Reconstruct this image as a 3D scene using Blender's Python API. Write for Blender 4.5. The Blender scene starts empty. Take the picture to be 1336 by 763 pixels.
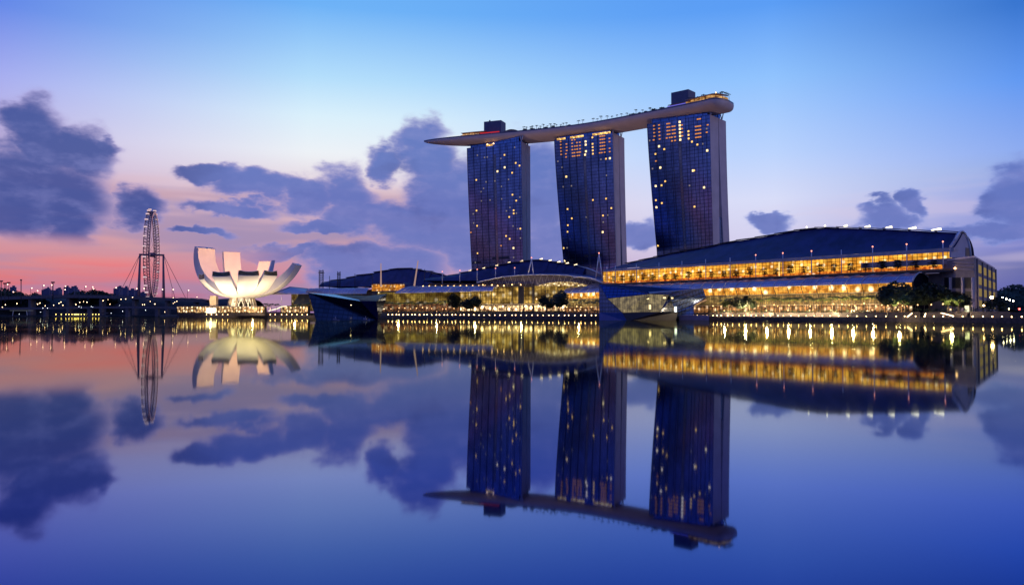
import bpy, bmesh, math, random
from mathutils import Vector, Matrix
from mathutils.kdtree import KDTree
random.seed(11)
scene = bpy.context.scene
COL = scene.collection
R = math.radians

# ------------------------------------------------------------------ camera
F = 1000.0                      # focal length in photo pixels (1336 px wide)
PITCH = R(1.575)
CH = 4.0
cam_d = bpy.data.cameras.new('camera'); cam = bpy.data.objects.new('camera', cam_d); COL.objects.link(cam)
cam.location = (0, 0, CH); cam.rotation_euler = (R(90) + PITCH, 0, 0)
cam_d.sensor_width = 36; cam_d.lens = F / 1336 * 36; cam_d.clip_start = 0.5; cam_d.clip_end = 30000
scene.camera = cam
scene.view_settings.view_transform = 'Standard'; scene.view_settings.look = 'None'
scene.view_settings.exposure = 0; scene.view_settings.gamma = 1
scene.cycles.use_denoising = True
scene.cycles.max_bounces = 6; scene.cycles.glossy_bounces = 4; scene.cycles.diffuse_bounces = 3
scene.cycles.transparent_max_bounces = 6
scene.cycles.sample_clamp_indirect = 4.0

def ray(px, py):
    u = (px - 668) / F; v = (381.5 - py) / F
    return Vector((u, math.cos(PITCH) - v * math.sin(PITCH), v * math.cos(PITCH) + math.sin(PITCH)))
def at(px, py, Y):
    d = ray(px, py); s = Y / d.y
    return Vector((d.x * s, Y, CH + d.z * s))
def at_z(px, py, z):
    d = ray(px, py); s = (z - CH) / d.z
    return Vector((d.x * s, d.y * s, z))
def azel(px, py):
    d = ray(px, py).normalized()
    return math.atan2(d.x, d.y), math.asin(d.z)
def proj(p):
    q = Vector(p) - Vector((0, 0, CH)); c, s = math.cos(PITCH), math.sin(PITCH)
    fz = q.y * c + q.z * s; up = -q.y * s + q.z * c
    return 668 + F * q.x / fz, 381.5 - F * up / fz
def on_plane(px, py, P0, t, off=0.0):
    n = Vector((-t.y, t.x, 0)); n = n if n.y > 0 else -n
    Q = Vector((P0.x, P0.y, 0)) + n * off
    d = ray(px, py); s = (Q.x * n.x + Q.y * n.y) / (d.x * n.x + d.y * n.y)
    return Vector((d.x * s, d.y * s, CH + d.z * s))

def lin(c):
    return tuple(((x / 255) / 12.92 if x / 255 <= 0.04045 else ((x / 255 + 0.055) / 1.055) ** 2.4) for x in c) + (1,)

# ------------------------------------------------------------------ sky
world = bpy.data.worlds.new('World'); scene.world = world; world.use_nodes = True
class NT:
    def __init__(s, tree): s.t = tree; s.n = tree.nodes; s.l = tree.links
    def new(s, typ, **kw):
        n = s.n.new(typ)
        for k, v in kw.items(): setattr(n, k, v)
        return n
    def put(s, sock, v):
        if isinstance(v, bpy.types.NodeSocket): s.l.new(v, sock)
        elif v is not None: sock.default_value = v
    def math(s, op, a, b=None, c=None, clamp=False):
        n = s.new('ShaderNodeMath', operation=op); n.use_clamp = clamp
        for i, v in enumerate((a, b, c)): s.put(n.inputs[i], v)
        return n.outputs[0]
    def vmath(s, op, a, b=None, scale=None):
        n = s.new('ShaderNodeVectorMath', operation=op)
        s.put(n.inputs[0], a); s.put(n.inputs[1], b)
        if scale is not None: s.put(n.inputs['Scale'], scale)
        return n.outputs['Value'] if op in ('LENGTH', 'DOT_PRODUCT') else n.outputs[0]
    def mapr(s, v, a, b, c=0.0, d=1.0, smooth=True):
        n = s.new('ShaderNodeMapRange'); n.interpolation_type = 'SMOOTHSTEP' if smooth else 'LINEAR'
        s.put(n.inputs[0], v)
        for i, x in enumerate((a, b, c, d)): s.put(n.inputs[1 + i], x)
        return n.outputs[0]
    def mix(s, f, a, b, blend='MIX'):
        n = s.new('ShaderNodeMix', data_type='RGBA', blend_type=blend)
        s.put(n.inputs[0], f); s.put(n.inputs[6], a); s.put(n.inputs[7], b)
        return n.outputs[2]
    def ramp(s, f, stops):
        n = s.new('ShaderNodeValToRGB'); e = n.color_ramp.elements
        while len(e) < len(stops): e.new(0.5)
        for el, (p, c) in zip(e, stops): el.position = p; el.color = lin(c)
        s.put(n.inputs[0], f); return n.outputs[0]
    def comb(s, x, y, z=0.0):
        n = s.new('ShaderNodeCombineXYZ')
        for i, v in enumerate((x, y, z)): s.put(n.inputs[i], v)
        return n.outputs[0]
    def sep(s, v):
        n = s.new('ShaderNodeSeparateXYZ'); s.put(n.inputs[0], v); return n.outputs
    def noise(s, v, scale, detail=3.0, rough=0.5, dim='3D'):
        n = s.new('ShaderNodeTexNoise', noise_dimensions=dim); s.put(n.inputs['Vector'], v)
        n.inputs['Scale'].default_value = scale; n.inputs['Detail'].default_value = detail
        n.inputs['Roughness'].default_value = rough
        return n.outputs['Fac'], n.outputs['Color']
    def white(s, v):
        n = s.new('ShaderNodeTexWhiteNoise', noise_dimensions='3D'); s.put(n.inputs['Vector'], v)
        return n.outputs['Value'], n.outputs['Color']

SUN_EL, SUN_AZ = 9.0, 100.0
def build_world():
    g = NT(world.node_tree); g.n.clear()
    out = g.new('ShaderNodeOutputWorld')
    tc = g.new('ShaderNodeTexCoord')
    d = g.vmath('NORMALIZE', tc.outputs['Generated'])
    x, y, z = g.sep(d)[:3]
    az = g.math('ARCTAN2', x, y); el = g.math('ARCSINE', z)
    eld = g.math('MULTIPLY', el, 180 / math.pi); azd = g.math('MULTIPLY', az, 180 / math.pi)
    f = g.math('DIVIDE', g.math('MAXIMUM', eld, 0.0), 90.0)
    def rs(lst, px=None):
        """colour by elevation; with px the stops are heights seen along that column of the view"""
        if px is not None: lst = [(0 if y == 409 else azel(px, y)[1] * 180 / math.pi, c) if y < 1000 else (60, c) for y, c in lst]
        return g.ramp(f, [(e / 90, c) for e, c in lst])
    L = rs([(409, (186, 88, 114)), (378, (220, 108, 118)), (363, (226, 120, 122)), (340, (220, 140, 144)), (313, (208, 150, 164)), (260, (206, 172, 194)), (190, (204, 190, 226)), (100, (167, 174, 240)), (5, (101, 137, 232)), (1000, (50, 80, 190))], 10)
    M = rs([(409, (150, 115, 165)), (378, (186, 130, 164)), (350, (206, 146, 164)), (313, (206, 160, 174)), (260, (226, 198, 210)), (200, (238, 242, 247)), (150, (218, 240, 252)), (100, (180, 222, 252)), (5, (110, 178, 247)), (1000, (45, 95, 200))], 400)
    N = rs([(409, (150, 140, 195)), (358, (196, 182, 222)), (320, (212, 206, 236)), (260, (217, 221, 248)), (200, (188, 212, 254)), (100, (145, 195, 254)), (5, (92, 158, 245)), (1000, (40, 85, 190))], 1020)
    Q = rs([(409, (74, 84, 155)), (380, (95, 100, 172)), (348, (114, 117, 174)), (320, (126, 132, 202)), (260, (148, 158, 222)), (220, (150, 172, 228)), (195, (142, 172, 240)), (105, (99, 154, 242)), (5, (57, 118, 208)), (1000, (35, 70, 170))], 1325)
    B = rs([(0, (84, 96, 148)), (6, (90, 112, 174)), (14, (94, 122, 204)), (30, (78, 114, 210)), (60, (50, 80, 180)), (80, (40, 70, 170))])
    c = g.mix(g.mapr(azd, -34, -15, smooth=False), L, M)
    c = g.mix(g.mapr(azd, -13, 18), c, N)
    c = g.mix(g.mapr(azd, 19, 33.6, smooth=False), c, Q)
    c = g.mix(g.mapr(g.math('ABSOLUTE', azd), 55, 100), c, B)
    # coordinates on the sky in units of 1/10 radian
    p = g.comb(g.math('MULTIPLY', az, 10.0), g.math('MULTIPLY', el, 10.0))
    ps = g.comb(g.math('MULTIPLY', az, 3.0), g.math('MULTIPLY', el, 26.0))
    st, _ = g.noise(ps, 1.0, 3.0, 0.55)
    st2, _ = g.noise(g.vmath('ADD', ps, (7.3, 3.1, 0)), 0.8, 3.0, 0.5)
    # layered streaks of pink and mauve cloud near the horizon at the left
    wl = g.math('MULTIPLY', g.mapr(azd, 6, -8), g.mapr(eld, 10.5, 6.5))
    mv = g.math('MULTIPLY', g.mapr(st, 0.46, 0.60), g.math('MULTIPLY', wl, 0.62))
    c = g.mix(mv, c, lin((160, 140, 176)))
    ob = g.math('MULTIPLY', g.mapr(st2, 0.52, 0.66), g.math('MULTIPLY', wl, 0.6))
    c = g.mix(ob, c, lin((226, 168, 160)))
    rp = g.math('MULTIPLY', g.math('MULTIPLY', g.mapr(st2, 0.5, 0.62), g.mapr(eld, 0.6, 2.0)), g.math('MULTIPLY', g.mapr(eld, 4.5, 2.5), g.mapr(azd, -17, -27)))
    c = g.mix(g.math('MULTIPLY', rp, 0.75), c, lin((240, 100, 112)))
    bk = g.math('MULTIPLY', g.math('MULTIPLY', g.mapr(eld, 9.2, 7.4), g.mapr(eld, 2.6, 4.6)), g.math('MULTIPLY', g.mapr(azd, -28, -20), g.mapr(azd, 2, -4)))
    c = g.mix(g.math('MULTIPLY', g.math('MULTIPLY', g.mapr(st, 0.36, 0.56), bk), 0.62), c, lin((158, 142, 182)))
    # pale wisps at the right
    wr = g.math('MULTIPLY', g.mapr(azd, 6, 14), g.math('MULTIPLY', g.mapr(eld, 10, 6), g.mapr(eld, 1.0, 3.0)))
    c = g.mix(g.math('MULTIPLY', g.math('MULTIPLY', g.mapr(st, 0.5, 0.64), wr), 0.35), c, lin((222, 204, 224)))
    # cumulus: soft blobs, edges broken by noise
    w1, wc = g.noise(g.vmath('MULTIPLY', p, (0.62, 1.15, 1)), 1.7, 5.0, 0.56)
    warp = g.vmath('SCALE', g.vmath('SUBTRACT', wc, (0.5, 0.5, 0.5)), scale=0.75)
    w2, wc2 = g.noise(g.vmath('MULTIPLY', p, (2.4, 5.0, 1)), 1.0, 4.0, 0.55)
    warp2 = g.vmath('SCALE', g.vmath('SUBTRACT', wc2, (0.5, 0.5, 0.5)), scale=0.22)
    pw = g.vmath('MULTIPLY', g.vmath('ADD', p, g.vmath('ADD', warp, warp2)), (1, 1, 0))
    blobs = [(50, 182, 40, 48), (96, 192, 52, 36), (132, 186, 26, 16), (28, 232, 72, 58), (76, 250, 62, 60), (14, 284, 92, 36), (84, 290, 46, 28),
             (176, 262, 40, 28), (282, 222, 40, 17), (316, 238, 48, 22), (352, 250, 44, 22), (400, 252, 48, 26), (448, 246, 48, 34), (470, 272, 60, 30),
             (506, 206, 34, 26), (545, 178, 40, 36), (566, 206, 44, 34), (588, 252, 66, 56), (560, 300, 84, 46), (510, 288, 66, 28), (610, 310, 70, 60),
             (440, 352, 54, 36), (515, 350, 84, 40), (702, 250, 46, 84), (345, 323, 44, 12), (420, 290, 60, 14), (835, 300, 40, 22), (720, 322, 56, 54),
             (1004, 297, 30, 12), (1148, 276, 36, 14), (1170, 286, 30, 12), (1196, 264, 16, 14), (1326, 256, 34, 46), (1246, 297, 36, 16), (1112, 291, 24, 10),
             (1310, 296, 50, 14), (262, 300, 46, 8), (300, 270, 64, 11), (380, 330, 60, 8)]
    m = None
    for (bx, by, rx, ry) in blobs:
        a, e = azel(bx, by)
        q = g.vmath('MULTIPLY', g.vmath('SUBTRACT', pw, (a * 10, e * 10, 0)), (100 / rx, 100 / ry, 0))
        v = g.mapr(g.vmath('LENGTH', q), 1.42, 0.12)
        m = v if m is None else g.math('MAXIMUM', m, v)
    mm = g.math('ADD', m, g.math('ADD', g.math('MULTIPLY', g.math('SUBTRACT', w1, 0.5), 0.75), g.math('MULTIPLY', g.math('SUBTRACT', w2, 0.5), 0.24)))
    mm = g.math('MULTIPLY', mm, g.mapr(m, 0.0, 0.5))
    mask = g.mapr(mm, 0.0, 0.70)
    core = g.mix(g.mapr(eld, 3.0, 12.0), lin((106, 120, 190)), lin((86, 110, 188)))
    core = g.mix(g.math('MULTIPLY', g.mapr(azd, -19, -26), g.mapr(eld, 22, 14)), core, lin((58, 80, 152)))
    edge = g.mix(g.mapr(azd, -6, 12), lin((166, 152, 204)), lin((130, 148, 218)))
    ccol = g.mix(g.mapr(mm, 0.15, 0.85), edge, core)
    lump = g.math('MULTIPLY', g.mapr(w2, 0.42, 0.68), g.mapr(w1, 0.62, 0.40))
    ccol = g.mix(g.math('MULTIPLY', lump, 0.36), ccol, lin((138, 142, 206)))
    ccol = g.mix(g.math('MULTIPLY', g.mapr(w1, 0.52, 0.70), 0.4), ccol, lin((62, 80, 152)))
    # cumulus thins out low on the left so that the red streaks show below it
    thin = g.math('SUBTRACT', 1.0, g.math('MULTIPLY', g.mapr(azd, -14, -22), g.mapr(eld, 5.4, 4.2)))
    c = g.mix(g.math('MULTIPLY', g.math('MULTIPLY', mask, thin), 0.93), c, ccol)
    c = g.mix(g.mapr(eld, -0.5, -6), c, lin((30, 36, 70)))
    bg = g.new('ShaderNodeBackground'); g.put(bg.inputs[0], c); bg.inputs[1].default_value = 1.0
    sky = g.new('ShaderNodeTexSky', sky_type='NISHITA'); sky.sun_disc = False
    sky.sun_elevation = R(SUN_EL); sky.sun_rotation = R(SUN_AZ)
    bg2 = g.new('ShaderNodeBackground'); g.put(bg2.inputs[0], sky.outputs[0]); bg2.inputs[1].default_value = 0.0001
    add = g.new('ShaderNodeAddShader'); g.l.new(bg.outputs[0], add.inputs[0]); g.l.new(bg2.outputs[0], add.inputs[1])
    g.l.new(add.outputs[0], out.inputs[0])
build_world()
world.cycles.sampling_method = 'MANUAL'; world.cycles.sample_map_resolution = 512

sl = bpy.data.lights.new('sun', 'SUN'); sun = bpy.data.objects.new('sun', sl); COL.objects.link(sun)
sl.energy = 0.3; sl.angle = R(14); sl.color = (1.0, 0.72, 0.66)
sd = Vector((math.sin(R(SUN_AZ)) * math.cos(R(SUN_EL)), math.cos(R(SUN_AZ)) * math.cos(R(SUN_EL)), math.sin(R(SUN_EL))))
sun.rotation_euler = (-sd).to_track_quat('-Z', 'Y').to_euler()

# ------------------------------------------------------------------ materials
MATS = {}
def pmat(name, col, rough=0.7, metal=0.0, var=0.15, scale=0.3, spec=0.4):
    if name in MATS: return MATS[name]
    m = bpy.data.materials.new(name); m.use_nodes = True; g = NT(m.node_tree)
    b = g.n['Principled BSDF']; tc = g.new('ShaderNodeTexCoord')
    f, _ = g.noise(tc.outputs['Object'], scale, 5.0, 0.6)
    a = tuple(max(0, c * (1 - var)) for c in col) + (1,); bb = tuple(min(1, c * (1 + var)) for c in col) + (1,)
    g.put(b.inputs['Base Color'], g.mix(g.mapr(f, 0.3, 0.7), a, bb))
    b.inputs['Roughness'].default_value = rough; b.inputs['Metallic'].default_value = metal
    b.inputs['Specular IOR Level'].default_value = spec
    MATS[name] = m; return m
def emat(name, col, strength):
    if name in MATS: return MATS[name]
    m = bpy.data.materials.new(name); m.use_nodes = True; g = NT(m.node_tree); g.n.clear()
    o = g.new('ShaderNodeOutputMaterial'); e = g.new('ShaderNodeEmission')
    e.inputs[0].default_value = tuple(col) + (1,); e.inputs[1].default_value = strength
    g.l.new(e.outputs[0], o.inputs[0]); MATS[name] = m; return m
def glass_grid(name, tint, refl, cw, fh, major=0, line=(0.01, 0.012, 0.02), rough=0.12, linew=0.1, varr=0.32, coat=(0.55, 0.65, 0.95), spandrel=0.0):
    """reflective glazing: UV in metres, one panel per cw x fh cell, a dark joint round each"""
    m = bpy.data.materials.new(name); m.use_nodes = True; g = NT(m.node_tree); g.n.clear()
    o = g.new('ShaderNodeOutputMaterial'); uv = g.new('ShaderNodeUVMap')
    x, y, _ = g.sep(uv.outputs[0])[:3]
    cx = g.math('DIVIDE', x, cw); cy = g.math('DIVIDE', y, fh)
    fx = g.math('FRACT', cx); fy = g.math('FRACT', cy)
    cell = g.comb(g.math('FLOOR', cx), g.math('FLOOR', cy))
    rnd, _ = g.white(cell)
    jx = g.math('LESS_THAN', fx, linew); jy = g.math('LESS_THAN', fy, linew * cw / fh * 1.6)
    joint = g.math('MAXIMUM', jx, jy)
    if major:
        fm = g.math('FRACT', g.math('DIVIDE', x, major)); joint = g.math('MAXIMUM', joint, g.math('LESS_THAN', fm, 0.12))
    amt = g.math('MULTIPLY', g.math('ADD', g.math('MULTIPLY', rnd, varr), 1 - varr / 2), refl)
    if spandrel: amt = g.math('MULTIPLY', amt, g.math('SUBTRACT', 1.0, g.math('MULTIPLY', g.math('LESS_THAN', fy, spandrel), 0.3)))
    big, _ = g.noise(uv.outputs[0], 0.03, 2.0)
    amt = g.math('MULTIPLY', amt, g.mapr(big, 0.3, 0.7, 0.75, 1.25))
    dif = g.new('ShaderNodeBsdfDiffuse'); g.put(dif.inputs[0], g.mix(joint, tuple(tint) + (1,), tuple(line) + (1,)))
    gl = g.new('ShaderNodeBsdfGlossy'); gl.inputs[0].default_value = tuple(coat) + (1,); gl.inputs['Roughness'].default_value = rough
    mx = g.new('ShaderNodeMixShader'); g.put(mx.inputs[0], g.math('MULTIPLY', amt, g.math('SUBTRACT', 1.0, g.math('MULTIPLY', joint, 0.55))))
    g.l.new(dif.outputs[0], mx.inputs[1]); g.l.new(gl.outputs[0], mx.inputs[2]); g.l.new(mx.outputs[0], o.inputs[0])
    MATS[name] = m; return m
def lit_wall(name, col, strength, cw, fh, hot=None, hots=0.0, dark=0.25, linew=0.07, frame=(0.03, 0.022, 0.015), low=None, ns=0.35):
    """glazing of a lit room: UV in metres; rooms vary, ceiling lamps show as hot spots, frames stay dark"""
    m = bpy.data.materials.new(name); m.use_nodes = True; g = NT(m.node_tree); g.n.clear()
    o = g.new('ShaderNodeOutputMaterial'); uv = g.new('ShaderNodeUVMap')
    x, y, _ = g.sep(uv.outputs[0])[:3]
    cx = g.math('DIVIDE', x, cw); cy = g.math('DIVIDE', y, fh)
    fx = g.math('FRACT', cx); fy = g.math('FRACT', cy)
    rnd, rc = g.white(g.comb(g.math('FLOOR', cx), g.math('FLOOR', cy)))
    joint = g.math('MAXIMUM', g.math('LESS_THAN', fx, linew), g.math('LESS_THAN', fy, linew * cw / fh * 0.8))
    bay, _ = g.white(g.comb(g.math('FLOOR', g.math('DIVIDE', x, cw * 4.0)), 3.0))
    n1, _ = g.noise(uv.outputs[0], ns, 4.0, 0.6)
    n2, _ = g.noise(g.vmath('ADD', uv.outputs[0], (31, 7, 0)), 0.09, 2.0)
    lv = g.math('MULTIPLY', g.mapr(n1, 0.3, 0.72, dark, 1.25), g.mapr(n2, 0.32, 0.68, 0.6, 1.2))
    lv = g.math('MULTIPLY', lv, g.math('ADD', 0.75, g.math('MULTIPLY', rnd, 0.4)))
    lv = g.math('MULTIPLY', lv, g.math('ADD', 0.8, g.math('MULTIPLY', bay, 0.35)))
    c2 = low if low else tuple(c * k for c, k in zip(col, (0.8, 0.55, 0.3)))
    colr = g.mix(g.mapr(n1, 0.38, 0.62), tuple(c2) + (1,), tuple(col) + (1,))
    if hot:
        vo = g.new('ShaderNodeTexVoronoi', voronoi_dimensions='2D'); g.put(vo.inputs['Vector'], g.vmath('MULTIPLY', uv.outputs[0], (1 / hot, 1 / hot, 0))); vo.inputs['Scale'].default_value = 1.0; vo.inputs['Randomness'].default_value = 0.55
        hs = g.mapr(vo.outputs['Distance'], 0.28, 0.05)
        lv = g.math('ADD', lv, g.math('MULTIPLY', hs, hots)); colr = g.mix(g.math('MULTIPLY', hs, 0.7), colr, (1, 0.85, 0.55, 1))
    e = g.new('ShaderNodeEmission'); g.put(e.inputs[0], colr); g.put(e.inputs[1], g.math('MULTIPLY', g.math('MULTIPLY', lv, strength), g.math('SUBTRACT', 1.0, joint)))
    df = g.new('ShaderNodeBsdfDiffuse'); df.inputs[0].default_value = tuple(frame) + (1,)
    ad = g.new('ShaderNodeAddShader'); g.l.new(e.outputs[0], ad.inputs[0]); g.l.new(df.outputs[0], ad.inputs[1]); g.l.new(ad.outputs[0], o.inputs[0])
    MATS[name] = m; return m

def water_mat():
    m = bpy.data.materials.new('water'); m.use_nodes = True; g = NT(m.node_tree); g.n.clear()
    o = g.new('ShaderNodeOutputMaterial'); tc = g.new('ShaderNodeTexCoord')
    def fres(ior):
        f = g.new('ShaderNodeFresnel'); f.inputs['IOR'].default_value = ior; return f.outputs[0]
    n, _ = g.noise(g.vmath('MULTIPLY', tc.outputs['Object'], (0.006, 0.02, 1)), 1.0, 3.0)
    tint = g.new('ShaderNodeCombineColor')
    for k, ior in enumerate((1.17, 1.24, 1.9)): g.put(tint.inputs[k], g.math('MINIMUM', g.math('MULTIPLY', fres(ior), (0.93, 0.98, 1.42)[k]), (0.88, 0.85, 0.53)[k]))
    gl = g.new('ShaderNodeBsdfGlossy'); g.put(gl.inputs[0], g.mix(1.0, tint.outputs[0], (1, 1, 1, 1), 'MULTIPLY'))
    g.put(gl.inputs['Roughness'], g.mapr(n, 0.3, 0.7, 0.026, 0.046))
    df = g.new('ShaderNodeBsdfDiffuse'); df.inputs[0].default_value = (0.001, 0.002, 0.006, 1)
    ad = g.new('ShaderNodeAddShader'); g.l.new(df.outputs[0], ad.inputs[0]); g.l.new(gl.outputs[0], ad.inputs[1])
    g.l.new(ad.outputs[0], o.inputs[0]); MATS['water'] = m; return m

# ------------------------------------------------------------------ mesh helpers
class MB:
    def __init__(s): s.v = []; s.f = []; s.uv = []; s.sm = []
    def face(s, pts, uv=None, smooth=False):
        i = len(s.v); s.v += [tuple(p) for p in pts]; s.f.append(tuple(range(i, i + len(pts)))); s.uv.append(uv); s.sm.append(smooth)
    def quadm(s, a, b, c, d, u0=0.0, v0=0.0):
        """quad a(bottom left) b(bottom right) c d with UV in metres"""
        w = (Vector(b) - Vector(a)).length; h = (Vector(d) - Vector(a)).length
        s.face((a, b, c, d), ((u0, v0), (u0 + w, v0), (u0 + w, v0 + h), (u0, v0 + h)))
    def grid(s, P, nu, nv, uvf=None, smooth=True, flip=False):
        base = len(s.v)
        for j in range(nv + 1):
            for i in range(nu + 1): s.v.append(tuple(P(i / nu, j / nv)))
        for j in range(nv):
            for i in range(nu):
                a = base + j * (nu + 1) + i; q = (a, a + 1, a + nu + 2, a + nu + 1)
                t = [(i, j), (i + 1, j), (i + 1, j + 1), (i, j + 1)]
                uv = [uvf(ii / nu, jj / nv) for ii, jj in t] if uvf else None
                if flip: q = q[::-1]; uv = uv[::-1] if uv else None
                s.f.append(q); s.uv.append(uv); s.sm.append(smooth)
    def box(s, c, sx, sy, sz, rz=0.0):
        M = Matrix.Translation(Vector(c)) @ Matrix.Rotation(rz, 4, 'Z')
        p = [M @ Vector((x * sx / 2, y * sy / 2, z * sz / 2)) for z in (-1, 1) for y in (-1, 1) for x in (-1, 1)]
        w, d, h = sx, sy, sz
        for q, (a, b) in (((0, 1, 5, 4), (w, h)), ((1, 3, 7, 5), (d, h)), ((3, 2, 6, 7), (w, h)), ((2, 0, 4, 6), (d, h)), ((4, 5, 7, 6), (w, d)), ((2, 3, 1, 0), (w, d))):
            s.face([p[k] for k in q], ((0, 0), (a, 0), (a, b), (0, b)))
    def prism(s, poly, z0, z1, cap=True):
        """vertical prism over an xy polygon; z0/z1 numbers or lists"""
        n = len(poly)
        A = [Vector((p[0], p[1], z0[i] if isinstance(z0, (list, tuple)) else z0)) for i, p in enumerate(poly)]
        B = [Vector((p[0], p[1], z1[i] if isinstance(z1, (list, tuple)) else z1)) for i, p in enumerate(poly)]
        u = 0
        for i in range(n):
            j = (i + 1) % n; s.quadm(A[i], A[j], B[j], B[i], u); u += (A[j] - A[i]).length
        if cap: s.face(B); s.face(A[::-1])
    def slab(s, quad, th, back):
        """solid from a quad, thickened by th along vector back"""
        a = [Vector(p) for p in quad]; n = Vector(back).normalized() * th; b = [p + n for p in a]
        s.quadm(*a) if len(a) == 4 else s.face(a)
        k = len(a)
        for i in range(k):
            j = (i + 1) % k; s.quadm(b[i], b[j], a[j], a[i])
        s.face(b[::-1])
    def tube(s, pts, r, n=6, cap=True, smooth=True):
        pts = [Vector(p) for p in pts]; rs = r if isinstance(r, (list, tuple)) else [r] * len(pts)
        base = len(s.v); up = None
        for i, p in enumerate(pts):
            t = (pts[min(i + 1, len(pts) - 1)] - pts[max(i - 1, 0)]).normalized()
            if up is None: up = Vector((0, 0, 1)) if abs(t.z) < 0.9 else Vector((1, 0, 0))
            a = t.cross(up).normalized(); b = a.cross(t).normalized()
            for k in range(n):
                w = 2 * math.pi * k / n; s.v.append(tuple(p + (a * math.cos(w) + b * math.sin(w)) * rs[i]))
        for i in range(len(pts) - 1):
            for k in range(n):
                q = base + i * n + k; r2 = base + i * n + (k + 1) % n
                s.f.append((q, r2, r2 + n, q + n)); s.uv.append(None); s.sm.append(smooth)
        if cap:
            s.f.append(tuple(base + k for k in range(n))[::-1]); s.uv.append(None); s.sm.append(False)
            e = base + (len(pts) - 1) * n; s.f.append(tuple(e + k for k in range(n))); s.uv.append(None); s.sm.append(False)
    def lathe(s, prof, c=(0, 0, 0), n=10, smooth=True):
        base = len(s.v); c = Vector(c)
        for r, z in prof:
            for k in range(n):
                w = 2 * math.pi * k / n; s.v.append((c.x + r * math.cos(w), c.y + r * math.sin(w), c.z + z))
        for i in range(len(prof) - 1):
            for k in range(n):
                a = base + i * n + k; b = base + i * n + (k + 1) % n
                s.f.append((a, b, b + n, a + n)); s.uv.append(None); s.sm.append(smooth)
    def mesh(s, name):
        me = bpy.data.meshes.new(name); me.from_pydata(s.v, [], s.f); me.update()
        if any(s.uv):
            ul = me.uv_layers.new(name='UVMap')
            for p, uv in zip(me.polygons, s.uv):
                if uv:
                    for li, t in zip(p.loop_indices, uv): ul.data[li].uv = t
        me.polygons.foreach_set('use_smooth', s.sm)
        return me
    def build(s, name, mat, parent=None, origin=None):
        me = s.mesh(name); me.materials.append(mat)
        o = bpy.data.objects.new(name, me); COL.objects.link(o)
        if parent is not None:
            o.parent = parent
            if origin is None:
                w = parent_world(parent); me.transform(w.inverted())
        elif origin is not None:
            me.transform(Matrix.Translation(-Vector(origin))); o.location = origin
        return o
def parent_world(o):
    m = Matrix.LocRotScale(o.location, o.rotation_euler, o.scale)
    return parent_world(o.parent) @ m if o.parent else m
def tag(o, label, cat, group=None):
    o['label'] = label; o['category'] = cat
    if group: o['group'] = group
    return o
def thing(name, label, cat, loc, rz=0.0, group=None):
    o = bpy.data.objects.new(name, None); COL.objects.link(o); o.empty_display_size = 0.5
    o.location = loc; o.rotation_euler = (0, 0, rz); return tag(o, label, cat, group)
def structure(o): o['kind'] = 'structure'; return o
def stuff(o): o['kind'] = 'stuff'; return o
def kids(o): return [c for c in bpy.data.objects if c.parent == o]
KIDS = {}
def dup(o, loc, rz=0.0, sc=None, label=None, group=None):
    if o.name not in KIDS: KIDS[o.name] = kids(o)
    r = o.copy(); COL.objects.link(r); r.location = loc; r.rotation_euler = (0, 0, rz)
    if sc is not None: r.scale = sc if isinstance(sc, tuple) else (sc, sc, sc)
    if label: r['label'] = label
    if group: r['group'] = group
    for ch in KIDS[o.name]:
        c = ch.copy(); COL.objects.link(c); c.parent = r
        if ch.name not in KIDS: KIDS[ch.name] = kids(ch)
        for g in KIDS[ch.name]:
            e = g.copy(); COL.objects.link(e); e.parent = c
    return r
def L3(a, b, t): return Vector(a).lerp(Vector(b), t)
def interp(xs, ys, x):
    if x <= xs[0]: return ys[0]
    for i in range(len(xs) - 1):
        if x <= xs[i + 1]: return ys[i] + (ys[i + 1] - ys[i]) * (x - xs[i]) / (xs[i + 1] - xs[i])
    return ys[-1]

# base materials
concrete = pmat('pale_concrete', (0.58, 0.48, 0.48), 0.8, var=0.08, scale=0.08)
dark_metal = pmat('dark_metal', (0.035, 0.035, 0.05), 0.5, 0.3)
roof_metal = pmat('dark_blue_roof_metal', (0.028, 0.028, 0.105), 0.5, 0.4, var=0.3, scale=0.12)
white_metal = pmat('white_painted_metal', (0.7, 0.68, 0.68), 0.5)
grey_stone = pmat('grey_stone', (0.075, 0.062, 0.066), 0.8, var=0.25, scale=0.5)
dark_stone = pmat('dark_quay_stone', (0.045, 0.035, 0.035), 0.8, var=0.4, scale=0.8)
paving = pmat('paving', (0.07, 0.058, 0.055), 0.7, var=0.25, scale=0.6)
soil = pmat('dark_ground', (0.03, 0.032, 0.035), 0.9, var=0.3, scale=0.05)
bark = pmat('bark', (0.06, 0.045, 0.032), 0.9, var=0.3, scale=2.0)
leaf_dark = pmat('dark_green_leaves', (0.018, 0.032, 0.016), 0.7, var=0.5, scale=0.8)
leaf_mid = pmat('mid_green_leaves', (0.05, 0.085, 0.02), 0.6, var=0.45, scale=0.9)
leaf_palm = pmat('palm_fronds', (0.10, 0.115, 0.022), 0.55, var=0.4, scale=0.9)
W_warm = emat('warm_window_light', (1.0, 0.55, 0.13), 1.7)
W_orange = emat('orange_window_light', (1.0, 0.36, 0.07), 0.85)
W_white = emat('pale_window_light', (1.0, 0.72, 0.34), 2.0)
W_dim = emat('dim_window_light', (0.75, 0.62, 0.60), 0.30)
lamp_glow = emat('lamp_glow', (1.0, 0.60, 0.25), 20.0)
lamp_white = emat('white_lamp_glow', (1.0, 0.86, 0.62), 22.0)
lamp_soft = emat('soft_lamp_glow', (1.0, 0.56, 0.22), 5.0)
lamp_red = emat('red_lamp_glow', (1.0, 0.06, 0.05), 14.0)
red_glow = emat('red_strip_glow', (1.0, 0.05, 0.07), 0.5)
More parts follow.
